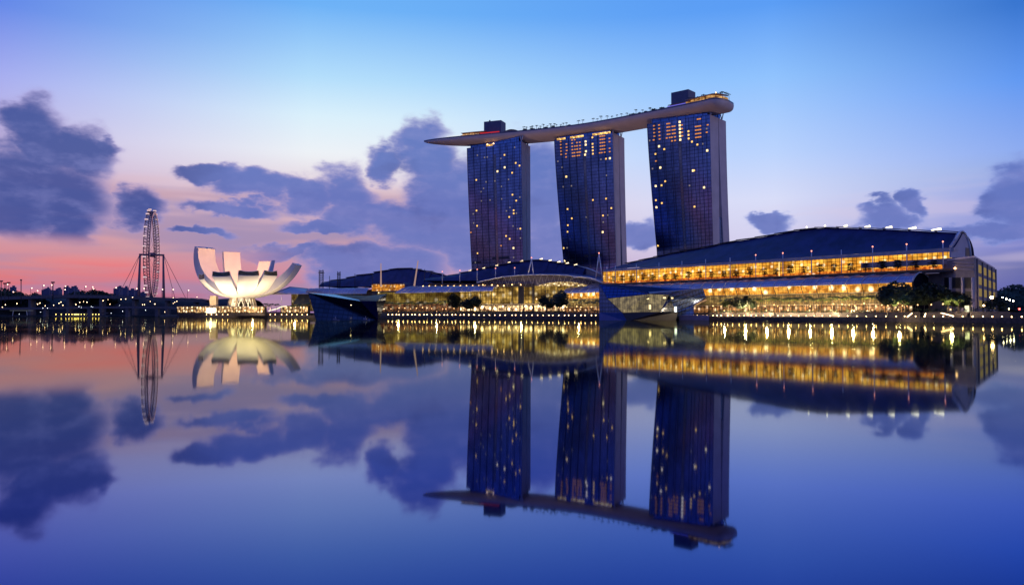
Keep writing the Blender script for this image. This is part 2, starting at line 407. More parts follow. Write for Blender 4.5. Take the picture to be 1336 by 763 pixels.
violet_glow = emat('violet_strip_glow', (0.22, 0.2, 1.0), 0.7)

# ------------------------------------------------------------------ water, land, promenade
wm = water_mat()
b = MB(); b.face([(-9000, -600, 0), (9000, -600, 0), (9000, 14000, 0), (-9000, 14000, 0)]); structure(b.build('water', wm))

SHORE = [(-345, 795), (-262, 775), (-176, 735), (-95, 668), (-11, 600), (69, 525), (128, 470), (171, 415), (197, 347), (209, 312), (240, 285), (330, 268), (700, 262), (3000, 262)]
def shore_off(d):
    """the shore line moved inland by d metres"""
    out = []
    for i, p in enumerate(SHORE):
        a = Vector(SHORE[max(i - 1, 0)]); c = Vector(SHORE[min(i + 1, len(SHORE) - 1)])
        t = (c - a).normalized(); n = Vector((-t.y, t.x)); n = n if n.y > 0 else -n
        if i > 9 and n.y < 0: n = -n
        out.append(Vector(p) + n * d)
    return out
left_bank = [(-3500, 1180), (-1000, 1110), (-640, 1085), (-470, 1020), (-400, 880)]
far = [(6500, 9000), (-6500, 9000)]
b = MB(); poly = [Vector(p) for p in left_bank] + shore_off(9) + [Vector(p) for p in far]
b.prism(poly, -3, 1.9); structure(b.build('land', soil))
b = MB(); q0 = shore_off(0); q1 = shore_off(10)
poly = q0 + q1[::-1]
b.prism(poly, -3, 2.2); structure(b.build('promenade', dark_stone))
b = MB(); q0 = shore_off(13); q1 = shore_off(34)
b.prism(q0[:10] + q1[:10][::-1], 1.7, 4.6); structure(b.build('upper_promenade', paving))

# ------------------------------------------------------------------ hotel towers
TOP = 190.0
facade = glass_grid('tower_glass', (0.004, 0.007, 0.018), 0.42, 1.7, 3.4, major=8.5, linew=0.10, rough=0.14, coat=(0.28, 0.42, 0.95), spandrel=0.3)
core_glass = glass_grid('core_glass', (0.05, 0.05, 0.075), 0.24, 0.9, 3.4, linew=0.2)
fin_mat = pmat('fin_metal', (0.03, 0.045, 0.14), 0.5, 0.3)
def tower(pxTL, pxTR, dl, dr, vb, pxB, flare, depth, wins, label, strips, gap):
    A0 = at_z(*pxTL, TOP); A1 = at_z(*pxTR, TOP)
    t = (A1 - A0); t.z = 0; t.normalize(); n = Vector((-t.y, t.x, 0))
    # back corner: on the ray of pxB, depth metres behind the front corner
    best = None
    for k in range(400):
        Y = A1.y + k * 0.2; d = ray(pxB, pxTR[1]); X = d.x / d.y * Y
        e = abs(math.hypot(X - A1.x, Y - A1.y) - depth)
        if best is None or e < best[0]: best = (e, X, Y)
    e = Vector((best[1], best[2], TOP)) - A1; e.z = 0; e.normalize()
    root = thing('hotel_tower', label, 'tower', (A0.x, A0.y, 0), 0, 'three curved hotel towers')
    Z0 = 2.0
    def g(v): return (1 - (max(v, vb) - vb) / (1 - vb)) ** 1.25
    def P(u, v, push=0.0):
        p = A0.lerp(A1, u) + n * ((dl + (dr - dl) * u) * g(v)); p.z = Z0 + (TOP - Z0) * v
        return p - n * push
    W = (A1 - A0).length; H = TOP - Z0
    b = MB(); b.grid(lambda u, v: P(u, v), 12, 36, lambda u, v: (u * W, v * H)); b.build('glass_facade', facade, root)
    # front slab behind the glass: end walls and back
    th = depth * 0.52
    def thick(v): return th - 0.12 * depth * g(v)
    def F_(u, v, k): return P(u, v, -0.35) + e * (thick(v) - 0.35) * k
    b = MB()
    for u in (0.0, 1.0): b.grid(lambda s, v: F_(u, v, s), 1, 30, flip=(u == 0.0))
    b.grid(lambda u, v: F_(u, v, 1.0), 1, 30, flip=True); b.grid(lambda u, s: F_(u, 1.0, s), 1, 1)
    b.build('front_slab', concrete, root)
    # rear slab flares out towards the ground
    def B_(u, v, k):
        q = A0.lerp(A1, u) + e * (depth + flare * (1 - (max(v, vb * 0.5) - vb * 0.5) / (1 - vb * 0.5)) ** 1.5); q.z = Z0 + (TOP - Z0) * v
        return q - e * (depth * 0.46 - 0.08 * depth * g(v)) * k
    b = MB()
    for u in (0.0, 1.0): b.grid(lambda s, v: B_(u, v, s), 1, 30, flip=(u == 1.0))
    b.grid(lambda u, v: B_(u, v, 0.0), 1, 30); b.grid(lambda u, v: B_(u, v, 1.0), 1, 30); b.grid(lambda u, s: B_(u, 1.0, s), 1, 1)
    b.build('rear_slab', concrete, root)
    # glazed atrium between the two slabs
    b = MB(); b.grid(lambda s, v: L3(F_(0.985, v * gap, 1.0), B_(0.985, v * gap, 1.0), s), 2, 20, lambda s, v: (s * 9, v * H * gap))
    b.build('atrium_glass', core_glass, root)
    # shadow joint above the gap
    # recessed crown under the deck
    b = MB(); c0 = P(0.06, 1) + e * 3; c1 = P(0.94, 1) + e * 3
    b.prism([c0, c1, c1 + e * (depth - 7), c0 + e * (depth - 7)], TOP - 0.5, TOP + 7.0); b.build('crown', facade, root)
    # slim fins standing proud of the glass
    for k in range(1, 8):
        u = k / 8; b = MB(); ps = [P(u, j / 24, 0.25) for j in range(25)]; b.tube(ps, 0.13, 4); b.build('fin', fin_mat, root)
    cs = MB(); uc = 0.52
    cs.grid(lambda s, v: P(uc + 0.022 * (s - 0.5) * 2, 0.14 + 0.8 * v, 0.12), 1, 24, lambda s, v: (s * 2.4, v * H * 0.8)); cs.build('core_strip', core_glass, root)
    for (u0, u1, zz) in ((0.02, 0.2, 0.31), (0.42, 0.75, 0.33)):
        b = MB(); b.grid(lambda u, v: P(u0 + (u1 - u0) * u, zz + 0.012 * v, 0.1), 4, 1); b.build('plant_floor', dark_metal, root)
    # V struts carrying the deck
    for u in (0.06, 0.985):
        for kk in (0.12, 0.8):
            base = P(u, 1) + e * depth * kk
            for s in (-1, 1):
                b = MB(); b.tube([base, base + Vector((t.x * 2.2 * s, t.y * 2.2 * s, 9.0))], 0.5, 6); b.build('strut', white_metal, root)
    # lit rooms, placed by facade position
    kd = KDTree(61 * 161)
    cells = []
    for i in range(61):
        for j in range(161):
            u, v = i / 60, 0.15 + 0.85 * j / 160; x, y = proj(P(u, v)); kd.insert((x, y, 0), len(cells)); cells.append((u, v))
    kd.balance()
    cache = {}
    for (x, y, kind) in wins:
        _, idx, _ = kd.find((x, y, 0)); u, v = cells[idx]
        u = min(max(u, 0.02), 0.97); fl = 3.4 / H; v = min((int(v / fl) + 0.5) * fl, 0.985)
        w, h, m = {'w': (1.6, 1.6, W_warm), 'o': (1.8, 1.1, W_orange), 'b': (1.9, 2.0, W_white), 'd': (1.4, 1.5, W_dim)}[kind]
        if kind in cache: me = cache[kind]
        else:
            bb = MB(); bb.box((0, 0, 0), w, 0.16, h); me = bb.mesh('lit_window'); me.materials.append(m); cache[kind] = me
        o = bpy.data.objects.new('lit_window', me); COL.objects.link(o); o.parent = root
        o.location = P(u, v, 0.12) - root.location; o.rotation_euler = (0, 0, math.atan2(t.y, t.x))
    for (x0, x1, y) in strips:
        _, i0, _ = kd.find((x0, y, 0)); _, i1, _ = kd.find((x1, y, 0)); b = MB()
        p0 = P(cells[i0][0], 0.994, 0.15); p1 = P(cells[i1][0], 0.994, 0.15)
        b.slab([p0, p1, p1 + Vector((0, 0, 2.2)), p0 + Vector((0, 0, 2.2))], 0.2, n); b.build('lit_crown_strip', lit_wall('crown_light_%d' % int(x0), (1, 0.68, 0.22), 2.2, 1.2, 3.0, dark=0.15), root)
    return root, A0, A1, n, e

def zs(lst, sc, ox, oy): return [(ox + x / sc, oy + y / sc, k) for x, y, k in lst]
w1 = zs([(95,95,'d'),(135,112,'d'),(247,97,'w'),(309,133,'w'),(330,150,'w'),(305,55,'d'),(248,157,'b'),(209,190,'b'),(289,199,'w'),(92,230,'w'),(143,243,'d'),(270,233,'d'),(195,238,'d'),(231,262,'d'),(130,278,'d'),(293,307,'w'),(334,320,'d'),(118,307,'d'),(118,353,'d'),(313,340,'w'),(92,398,'w'),(73,415,'d'),(275,387,'d'),(295,402,'w'),(297,418,'w'),(275,436,'w'),(315,417,'d'),(75,462,'d'),(96,490,'w'),(317,510,'d'),(334,510,'w'),(255,543,'w'),(277,560,'w'),(337,557,'d'),(295,605,'b'),(97,643,'w'),(84,690,'d'),(299,653,'d'),(292,482,'d'),(168,338,'d'),(230,330,'d'),(260,405,'d'),(150,112,'d'),(226,120,'d'),(60,520,'o'),(230,600,'o')], 4.236, 600, 180)
l2 = []
for y in range(95, 178, 14): l2.append((65, y, 'o'))
for y in range(105, 178, 14): l2.append((92, y, 'o'))
for r in range(6):
    for x in (122, 134, 146, 158): l2.append((x, 92 + 15 * r + (x - 120) * 0.12, 'o'))
l2 += [(187, 98, 'b'), (187, 106, 'b'), (187, 148, 'b'), (187, 158, 'b')]
for y in range(82, 160, 15): l2.append((222, y, 'w'))
for y in range(70, 158, 13):
    for x in (260, 270, 280): l2.append((x, y, 'o'))
for y in (85, 105, 125, 145): l2.append((306, y, 'o'))
l2 += [(265,183,'d'),(287,183,'w'),(310,178,'b'),(48,200,'d'),(68,220,'d'),(92,262,'b'),(92,275,'w'),(75,320,'d'),(115,318,'d'),(290,255,'d'),(225,378,'w'),(292,376,'w'),(96,436,'w'),(318,433,'w'),(272,465,'w'),(296,465,'d'),(120,478,'w'),(97,507,'w'),(274,495,'d'),(97,550,'w'),(273,540,'b'),(80,628,'w'),(97,628,'d'),(82,680,'b'),(190,470,'d')]
w2 = zs(l2, 3.817, 715, 160)
l3 = []
for y in range(95, 172, 14): l3 += [(70, y, 'o'), (97, y - 1, 'o')]
for r in range(6):
    for x in (135, 148, 161, 174): l3.append((x, 86 + 15 * r + (x - 135) * 0.15, 'o'))
for y in (78, 95, 112, 128, 145, 162): l3.append((200, y, 'b'))
for y in (90, 110, 130, 150): l3.append((211, y, 'o'))
for y in (117, 130, 145, 158): l3.append((240, y, 'w'))
for y in range(100, 158, 13):
    for x in (280, 290, 301): l3.append((x, y, 'o'))
l3 += [(288,66,'o'),(298,66,'o'),(335,95,'o'),(335,115,'d'),(335,133,'o'),(97,202,'b'),(120,213,'w'),(78,240,'w'),(78,262,'o'),(100,295,'b'),(337,223,'b'),(260,175,'w'),(288,185,'w'),(310,182,'d'),(262,318,'b'),(268,320,'w'),(125,372,'w'),(80,395,'b'),(105,390,'w'),(245,387,'d'),(317,395,'b'),(80,457,'w'),(107,467,'w'),(82,490,'b'),(272,495,'w'),(90,692,'w'),(50,170,'d'),(62,300,'d')]
w3 = zs(l3, 3.815, 835, 140)
T1 = tower((609, 193.5), (680, 184), 10.5, 3.4, 0.26, 691.8, 2.0, 30, w1, 'leftmost hotel tower of the three, its dark glass dotted with few lit rooms', [(634, 643, 190)], 0.30)
T2 = tower((722.9, 182.7), (799, 172.5), 22, 8.0, 0.28, 814.6, 8, 32, w2, 'middle hotel tower, its bright lit strips right under the rooftop deck', [(726, 737, 181), (744, 762, 178), (773, 797, 175)], 0.42)
T3 = tower((844, 162), (926.0, 149.5), 22, 6.5, 0.34, 947, 9, 34, w3, 'rightmost and nearest hotel tower, standing behind the long vaulted roof', [], 0.5)

# ------------------------------------------------------------------ sky deck
hull_mat = pmat('hull_cladding', (0.62, 0.50, 0.47), 0.6, 0.1, var=0.06, scale=0.1)
def catmull(P, n):
    P = [P[0] * 2 - P[1]] + P + [P[-1] * 2 - P[-2]]; out = []
    for i in range(1, len(P) - 2):
        for k in range(n):
            t = k / n; a, b_, c, d = P[i - 1], P[i], P[i + 1], P[i + 2]
            out.append(0.5 * ((2 * b_) + (c - a) * t + (2 * a - 5 * b_ + 4 * c - d) * t * t + (3 * b_ - a - 3 * c + d) * t ** 3))
    out.append(P[-2]); return out
RIM = 200.5
def mid(T): return (T[1] + T[2]) / 2 + T[4] * 13
tip = at_z(553, 187, 199.0); end = at_z(945, 135.5, 196.5)
cm = [Vector((p.x, p.y, 0)) for p in (tip, mid(T1), mid(T2), mid(T3), end + T3[4] * 10)]
line = catmull(cm, 18); NL = len(line) - 1
def hull_w(s):
    a = min(s / 0.34, 1.0); b_ = min((1 - s) / 0.045, 1.0)
    return 18.5 * (1 - (1 - a) ** 2.2) ** 0.75 * (1 - (1 - b_) ** 2) ** 0.5
def hull_pt(s, w):
    x = s * NL; i = min(int(x), NL - 1); p = line[i].lerp(line[i + 1], x - i)
    t = (line[min(i + 2, NL)] - line[max(i - 1, 0)]).normalized(); n = Vector((-t.y, t.x, 0))
    hw = hull_w(s); dep = 7.8 * min(1.0, (hw / 18.5)) ** 0.8
    ang = math.pi * w
    q = p - n * hw * math.copysign(abs(math.cos(ang)) ** 0.75, math.cos(ang)); q.z = RIM - dep * math.sin(ang) ** 0.85
    return q
deck = thing('sky_deck', 'long curved boat shaped rooftop deck laid across all three hotel towers', 'rooftop deck', (line[0].x, line[0].y, RIM))
b = MB(); b.grid(lambda s, w: hull_pt(s, w), 120, 18, flip=True); b.build('hull', hull_mat, deck)
def rim(s, side, ins=0.0, dz=0.0):
    q = hull_pt(s, 0.0 if side < 0 else 1.0); c = (hull_pt(s, 0.0) + hull_pt(s, 1.0)) / 2
    d = (c - q); L = d.length; q = q + (d / L * min(ins, L) if L > 1e-6 else d); q.z = RIM + dz; return q
b = MB(); b.grid(lambda s, w: L3(rim(s, -1), rim(s, 1), w), 100, 2); b.build('roof_deck', grey_stone, deck)
b = MB(); b.grid(lambda s, w: rim(s, -1, 0.25, w * 1.5), 120, 1); b.grid(lambda s, w: rim(s, 1, 0.25, w * 1.5), 120, 1, flip=True); b.build('parapet', pmat('parapet_glass', (0.12, 0.11, 0.16), 0.3), deck)
def deck_s(px):
    best = min(range(0, 401), key=lambda k: abs(proj(rim(k / 400, -1))[0] - px)); return best / 400
core_mat = pmat('lift_core_cladding', (0.10, 0.10, 0.17), 0.6, var=0.1)
def deck_box(px0, px1, py, ins, dep, name, mat):
    s0, s1 = deck_s(px0), deck_s(px1); a = rim(s0, -1, ins); c = rim(s1, -1, ins); t = (c - a).normalized(); n = Vector((-t.y, t.x, 0))
    zt = at((px0 + px1) / 2, py, (a.y + c.y) / 2).z; b = MB()
    b.prism([a, c, c + n * dep, a + n * dep], RIM + 0.01, zt); return b.build(name, mat, deck), a, c, n, zt
o, a, c, n, zt = deck_box(628, 650, 158, 10, 14, 'lift_core', core_mat)
b = MB(); mpt = (a + c) / 2; b.box((mpt.x - 3, mpt.y + 2, zt + 0.6), 1.6, 1.6, 1.2); b.box((mpt.x + 8, mpt.y + 3, zt + 0.6), 1.2, 1.2, 1.2); b.build('roof_vent', dark_metal, deck)
o, a, c, n, zt = deck_box(869, 892, 119, 9, 14, 'lift_core', core_mat)
def deck_band(px0, px1, ins, z0, z1, name, mat, th=1.2, bow=0.0):
    s0, s1 = deck_s(px0), deck_s(px1); b = MB(); N = 16
    def Q(k, z): return rim(s0 + (s1 - s0) * k, -1, ins) + Vector((0, 0, z))
    def zt(k): return z0 + (z1 - z0) * ((1 - bow) + bow * math.sin(math.pi * min(max(k, 0.02), 0.98)))
    L = (Q(1, 0) - Q(0, 0)).length
    b.grid(lambda k, v: Q(k, z0 + (zt(k) - z0) * v), N, 1, lambda k, v: (k * L, v * (z1 - z0)))
    def Q2(k, z): return rim(s0 + (s1 - s0) * k, -1, ins + th) + Vector((0, 0, z))
    b.grid(lambda k, v: Q2(k, z0 + (zt(k) - z0) * v), N, 1, lambda k, v: (k * L, v * (z1 - z0)), flip=True)
    b.grid(lambda k, v: L3(Q(k, zt(k)), Q2(k, zt(k)), v), N, 1, lambda k, v: (k * L, v))
    return b.build(name, mat, deck)
deck_lit = lit_wall('deck_bar_light', (1.0, 0.55, 0.2), 0.8, 2.0, 2.6, dark=0.1)
deck_band(596, 625, 5, 0.2, 4.8, 'restaurant_front', deck_lit, 6, 0.6)
deck_band(600, 632, 3.5, 4.9, 5.6, 'restaurant_canopy', pmat('canopy_tan', (0.4, 0.26, 0.2), 0.7), 10, 0.2)
deck_band(625, 650, 3.4, 1.2, 3.6, 'red_lit_bar', red_glow, 2)
deck_band(652.5, 676, 4, 0.2, 4.6, 'bar_canopy', pmat('canopy_brown', (0.25, 0.12, 0.10), 0.7), 8, 0.7)
deck_band(868, 892.5, 3, 1.2, 3.2, 'violet_lit_bar', violet_glow, 2)
deck_band(870, 892, 2.6, 3.4, 4.3, 'bar_roof', pmat('bar_roof', (0.35, 0.16, 0.12), 0.7), 6)
deck_band(893, 944, 2.5, 0.2, 5.0, 'lit_bar_front', deck_lit, 6, 0.3)
deck_band(893, 946, 1.5, 5.1, 5.8, 'bar_canopy', pmat('canopy_tan', (0.4, 0.26, 0.2), 0.7), 9, 0.0)
b = MB()
for k in range(22):
    p = rim(deck_s(584) + (deck_s(624) - deck_s(584)) * k / 21, -1, 0.1, 2.1); b.box(p, 0.5, 0.5, 0.35)
b.build('rail_light', emat('rail_light', (1, 0.75, 0.55), 1.2), deck)
b = MB(); p = rim(deck_s(932), -1, 2.0, 6.3); b.lathe([(0, -.7), (.7, 0), (0, .7)], p, 8); b.build('terrace_lamp', lamp_soft, deck)
for pxx in (637, 645):
    b = MB(); p = T1[1].lerp(T1[2], (pxx - 609) / 71) - T1[3] * 0.6; b.lathe([(0, -.9), (.9, 0), (0, .9)], (p.x, p.y, TOP + 1.0), 8); b.build('crown_lamp', lamp_soft, T1[0])

# ------------------------------------------------------------------ vegetation builders
def palm_proto(name, label, cat, group, h, nf, fl, mat, seed):
    rnd = random.Random(seed); root = thing(name, label, cat, (0, 0, -500), 0, group)
    b = MB(); lean = rnd.uniform(-0.4, 0.4)
    b.tube([(lean * (k / 4) ** 2, 0, h * k / 4) for k in range(5)], [0.26, 0.2, 0.17, 0.15, 0.14], 6)
    b.build('trunk', bark, root, origin=0)
    b = MB()
    for k in range(nf):
        a = 2 * math.pi * k / nf + rnd.uniform(-.2, .2); up = rnd.uniform(0.1, 1.0); ca, sa = math.cos(a), math.sin(a); pr = None
        for j in range(6):
            s = j / 5; r = fl * s * (1 - 0.12 * s); z = h + fl * (up * s - (0.55 + up * 0.55) * s * s); w = 0.42 * math.sin(math.pi * (0.12 + 0.86 * s)) * fl / 2.6
            c = Vector((lean + r * ca, r * sa, z)); sd_ = Vector((-sa, ca, 0)) * w
            row = (c - sd_ - Vector((0, 0, w * 0.5)), c, c + sd_ - Vector((0, 0, w * 0.5)))
            if pr and (j + k) % 7 != 6:
                b.face((pr[0], pr[1], row[1], row[0])); b.face((pr[1], pr[2], row[2], row[1]))
            pr = row
    b.build('crown', mat, root, origin=0); return root
def tree_proto(name, label, cat, group, h, cr, nleaf, mat, seed, flat=0.8, layers=0, ls=0.55, trunk_h=0.4):
    rnd = random.Random(seed); root = thing(name, label, cat, (0, 0, -500), 0, group)
    b = MB(); th = h * trunk_h; b.tube([(0, 0, 0), (0.1, 0, th * 0.6), (0, 0.1, th), (0, 0, h * 0.75)], [h * 0.03, h * 0.024, h * 0.02, h * 0.006], 7)
    cl = []
    if layers:
        for k in range(layers):
            zc = th + (h - th) * (k + 0.5) / layers
            for q in range(5):
                a = rnd.uniform(0, 6.28); r = cr * rnd.uniform(0.2, 0.75) * (1 - 0.45 * k / layers); cl.append((Vector((r * math.cos(a), r * math.sin(a), zc + rnd.uniform(-.1, .1) * h / layers)), cr * rnd.uniform(.28, .45), 0.25))
    else:
        for k in range(15):
            a = rnd.uniform(0, 6.28); q = rnd.uniform(-1, 1); r = cr * rnd.uniform(0.35, 0.78) * math.sqrt(max(0, 1 - q * q * 0.7))
            cl.append((Vector((r * math.cos(a), r * math.sin(a), th + (h - th) * (0.5 + 0.36 * q))), cr * rnd.uniform(0.28, 0.5), flat))
    for c, r, _ in cl[::2]: b.tube([(0, 0, th * 0.85), (c.x * 0.5, c.y * 0.5, (th + c.z) / 2), c], [h * 0.012, h * 0.008, h * 0.003], 5)
    b.build('trunk', bark, root, origin=0)
    b = MB()
    for k in range(nleaf):
        c, r, fl = cl[rnd.randrange(len(cl))]; d = Vector((rnd.gauss(0, 1), rnd.gauss(0, 1), rnd.gauss(0, 1))).normalized() * r * rnd.uniform(0.45, 1.05) ** 0.6
        d.z *= fl; p = c + d; u = Vector((rnd.gauss(0, 1), rnd.gauss(0, 1), rnd.gauss(0, .6))).normalized(); v = u.orthogonal().normalized(); s = ls * rnd.uniform(.6, 1.3)
        b.face((p - u * s, p + v * s * .6, p + u * s, p - v * s * .6))
    b.build('crown', mat, root, origin=0); return root
used = set()
def plant(proto, p, rz, sc, label=None, group=None):
    if proto.name not in used:
        used.add(proto.name); KIDS[proto.name] = kids(proto)
        proto.location = p; proto.rotation_euler = (0, 0, rz); proto.scale = sc if isinstance(sc, tuple) else (sc,) * 3
        if label: proto['label'] = label
        if group: proto['group'] = group
        return proto
    return dup(proto, p, rz, sc, label, group)

# palms and shrubs on the deck
GP = 'small palms planted along the rooftop deck'
dp = palm_proto('palm_tree', 'small dark palm planted along the edge of the rooftop deck between the towers', 'palm tree', GP, 5.0, 10, 2.1, leaf_dark, 3)
xs = [682, 686, 690.5, 694, 699, 704, 708, 713, 717, 722, 725, 729, 734, 738, 752, 759, 771, 777, 783, 790, 796, 803, 809, 815, 829, 836, 845, 847]
for k, x in enumerate(xs):
    s = deck_s(x); plant(dp, rim(s, -1, 2.2 + (k % 3)), random.uniform(0, 6), random.uniform(0.85, 1.25))
ep = palm_proto('palm_tree', 'small palm standing around the lit bar at the right end of the rooftop deck', 'palm tree', 'palms round the lit bar on the deck', 7.5, 11, 2.6, leaf_dark, 5)
for k, x in enumerate([896, 901, 907, 913, 918, 924, 930, 936, 940, 944, 947, 949]):
    plant(ep, rim(deck_s(x), -1, 5.5 if x < 938 else 3.0), random.uniform(0, 6), random.uniform(0.85, 1.1))
ds = tree_proto('rooftop_shrub', 'round dark shrub growing among the palms on the rooftop deck', 'shrub', 'dark shrubs on the rooftop deck', 3.4, 2.4, 260, leaf_dark, 6, ls=0.5, trunk_h=0.25)
for k, x in enumerate([684, 693, 702, 711, 720, 731, 741, 816, 820, 824, 832, 840, 850, 855, 862]):
    plant(ds, rim(deck_s(x), -1, 3.4), random.uniform(0, 6), random.uniform(0.7, 1.15))

# ------------------------------------------------------------------ convention hall with the long vaulted roof
GZ = 4.6
E0 = at(787, 352, 596); E1 = at(1245, 322, 391); E0.z = E1.z = 0
ht = (E1 - E0).normalized(); hn = Vector((-ht.y, ht.x, 0)); EAVE = 38.0
HL = (E1 - E0).length
def hp(px, py, off): return on_plane(px, py, E0, ht, off)
def hs(px, off, z=None):
    p = hp(px, 400, off); p.z = GZ if z is None else z; return p
hall = thing('convention_hall', 'huge convention hall with long dark vaulted roof and golden lit glazing at the right', 'convention hall', ((E0 + E1) / 2))
rpx = [786, 817, 846, 875, 929, 953, 977, 1001, 1024, 1048, 1075, 1103, 1131, 1158, 1189, 1220, 1250]
rpy = [351.5, 344.5, 338, 331.7, 321.7, 316, 312.5, 308.5, 304.2, 299.8, 297.5, 297.8, 298.8, 299.8, 301, 302.8, 304.0]
def roff(s): return 24 - 15.0 * max(0, (s - 0.45) / 0.55) ** 1.6
def ridge(s):
    p = E0 + ht * (s * HL) + hn * roff(s); x = F * p.x / p.y + 668; y = interp(rpx, rpy, x)
    return at(x, y, p.y)
def eave(s): return E0 + ht * (s * HL) + Vector((0, 0, EAVE + 0.2 - 0.5 * s))
NR = 17
b = MB()
for i in range(NR):
    s0, s1 = i / NR, (i + 1) / NR
    lift = 0.18
    def Q(u, v):
        s = s0 + (s1 - s0) * u; e_, r_ = eave(s), ridge(s); p = e_.lerp(r_, v); p.z = e_.z + (r_.z - e_.z) * (v ** 1.18); p.z += lift * (1 - u) * v; return p
    b.grid(Q, 2, 10, lambda u, v: (u * 15, v * 30))
    def Bk(u, v):
        s = s0 + (s1 - s0) * u; r_ = ridge(s) + Vector((0, 0, lift * (1 - u))); q = r_ + hn * (v * (14 if s > 0.9 else 30)); q.z = r_.z - (r_.z - 31) * (1 - math.sqrt(max(0, 1 - v * v))); return q
    b.grid(Bk, 2, 8)
roof = b.build('roof', roof_metal, hall)
# overhanging ridge blades, one a bay
for i in range(NR):
    s0, s1 = (i + 0.02) / NR, (i + 1.02) / NR; b = MB()
    a, c = ridge(s0) + Vector((0, 0, 0.7)), ridge(min(s1, 1)) + Vector((0, 0, 0.25))
    b.slab([a - hn * 1.2, c - hn * 1.2, c + hn * 2.5, a + hn * 2.5], 0.35, (0, 0, 1)); b.build('roof_blade', dark_metal, roof)
for px, w in ((1103, 2.4), (1131.5, 3.4), (1159.5, 3.8), (1190, 4.4), (1221.5, 5.2), (1052, .8), (1076, 1.0)):
    s = min(range(1001), key=lambda k: abs(proj(ridge(k / 1000))[0] - px)) / 1000; p = ridge(s) + Vector((0, 0, 1.4))
    b = MB(); b.grid(lambda u, v: p + ht * (w * (u - 0.5)) + hn * (0.6 - 0.6 * v) + Vector((0, 0, (0.5 + 0.7 * u) * v - 0.4)), 4, 2)
    b.build('lit_skylight', emat('skylight_glow', (1, 0.86, 0.56), 3.2), roof)
# gable shell at the right end
gw = pmat('gable_panel', (0.36, 0.34, 0.40), 0.7, var=0.06)
gp = [(1241, 320), (1246, 313), (1249, 306.5), (1251.5, 302.5), (1255, 301.5), (1258.5, 304), (1262, 311), (1264.8, 321), (1266.3, 335.5), (1241, 336)]
b = MB(); gq = [on_plane(x, y, E1 + hn * 0 + ht * 0.4, hn, 0) if False else on_plane(x, y, Vector((E1.x - 2.0, E1.y, 0)), (Vector((1, 0.62, 0))).normalized(), 0) for x, y in gp]
b.face(gq); nn = Vector((-0.52, 0.85, 0)) * 0.9; b.face([q + nn for q in gq][::-1])
for i in range(len(gq)): b.quadm(gq[i], gq[(i + 1) % len(gq)], gq[(i + 1) % len(gq)] + nn, gq[i] + nn)
gab = b.build('gable_wall', gw, hall)
b = MB(); arc = gq[3:9]; b.tube([q - nn * 0.3 for q in gq[1:9]], 0.45, 6); b.build('gable_rim', white_metal, gab)
b = MB(); b.slab([on_plane(x, y, Vector((E1.x - 2.2, E1.y - 0.2, 0)), Vector((1, 0.62, 0)).normalized()) for x, y in ((1259.5, 334), (1265, 334), (1264, 324), (1260, 323))], 0.1, -nn); b.build('gable_window', dark_metal, gab)
# soffit and fascia
b = MB(); a, c = E0 - hn * 0.4, E1 - hn * 0.4
b.slab([a + Vector((0, 0, EAVE - 1.6)), c + Vector((0, 0, EAVE - 2.3)), c + Vector((0, 0, EAVE - 0.3)), a + Vector((0, 0, EAVE - 0.1))], 0.5, hn); b.build('fascia', pmat('fascia_panel', (0.36, 0.30, 0.32), 0.6), hall)
b = MB(); b.face([a + hn * 0.6 + Vector((0, 0, EAVE - 1.2)), c + hn * 0.6 + Vector((0, 0, EAVE - 1.8)), c + hn * 6.2 + Vector((0, 0, EAVE - 1.2)), a + hn * 6.2 + Vector((0, 0, EAVE - 0.8))]); b.build('soffit', pmat('timber_soffit', (0.35, 0.22, 0.12), 0.6), hall)
# upper glazing
TER = 26.2
up_lit = lit_wall('hall_upper_light', (1.0, 0.50, 0.06), 1.35, 2.6, 1.9, hot=5.2, hots=0.5, dark=0.6, low=(1.0, 0.36, 0.03), linew=0.11, ns=0.2)
up_org = lit_wall('hall_lower_light', (1.0, 0.30, 0.03), 1.1, 2.2, 2.0, hot=6.0, hots=0.8, dark=0.35, low=(0.9, 0.16, 0.02), linew=0.06)
def hwall(px0, px1, off, z0, z1, name, mat, dz1=None):
    a, c = hs(px0, off), hs(px1, off); b = MB(); a.z = z0; c.z = z0; a2, c2 = a.copy(), c.copy(); a2.z = z1; c2.z = z1 if dz1 is None else dz1
    L = (c - a).length; b.face((a, c, c2, a2), ((0, z0), (L, z0), (L, c2.z), (0, z1))); return b.build(name, mat, hall)
hwall(787, 1243, 5.8, TER + 2.6, EAVE - 0.9, 'upper_glazing', up_lit, EAVE - 1.5)
hwall(787, 1124, 5.6, TER, TER + 2.6, 'terrace_glazing', up_org)
hwall(1124.2, 1243, 5.4, TER, TER + 2.9, 'terrace_glazing', up_org)
b = MB(); a, c = hs(1124, 3.0), hs(1243, 3.0); a.z = c.z = TER + 3.4; a2, c2 = a + Vector((0, 0, 3.0)), c + Vector((0, 0, 3.0)); b.slab([a, c, c2, a2], 2.8, hn); b.build('balcony_band', pmat('band_panel', (0.28, 0.24, 0.26), 0.7), hall)
# terrace deck
b = MB(); a, c = hs(740, -1.5), hs(1243, -1.5); b.prism([a, c, c + hn * 8, a + hn * 8], TER - 0.8, TER - 0.02); b.build('terrace_deck', dark_stone, hall)
b = MB(); a, c = hs(750, -1.3, TER), hs(1241, -1.3, TER); b.slab([a, c, c + Vector((0, 0, 0.9)), a + Vector((0, 0, 0.9))], 0.15, hn); b.build('terrace_railing', pmat('bronze_rail', (0.25, 0.11, 0.04), 0.5), hall)
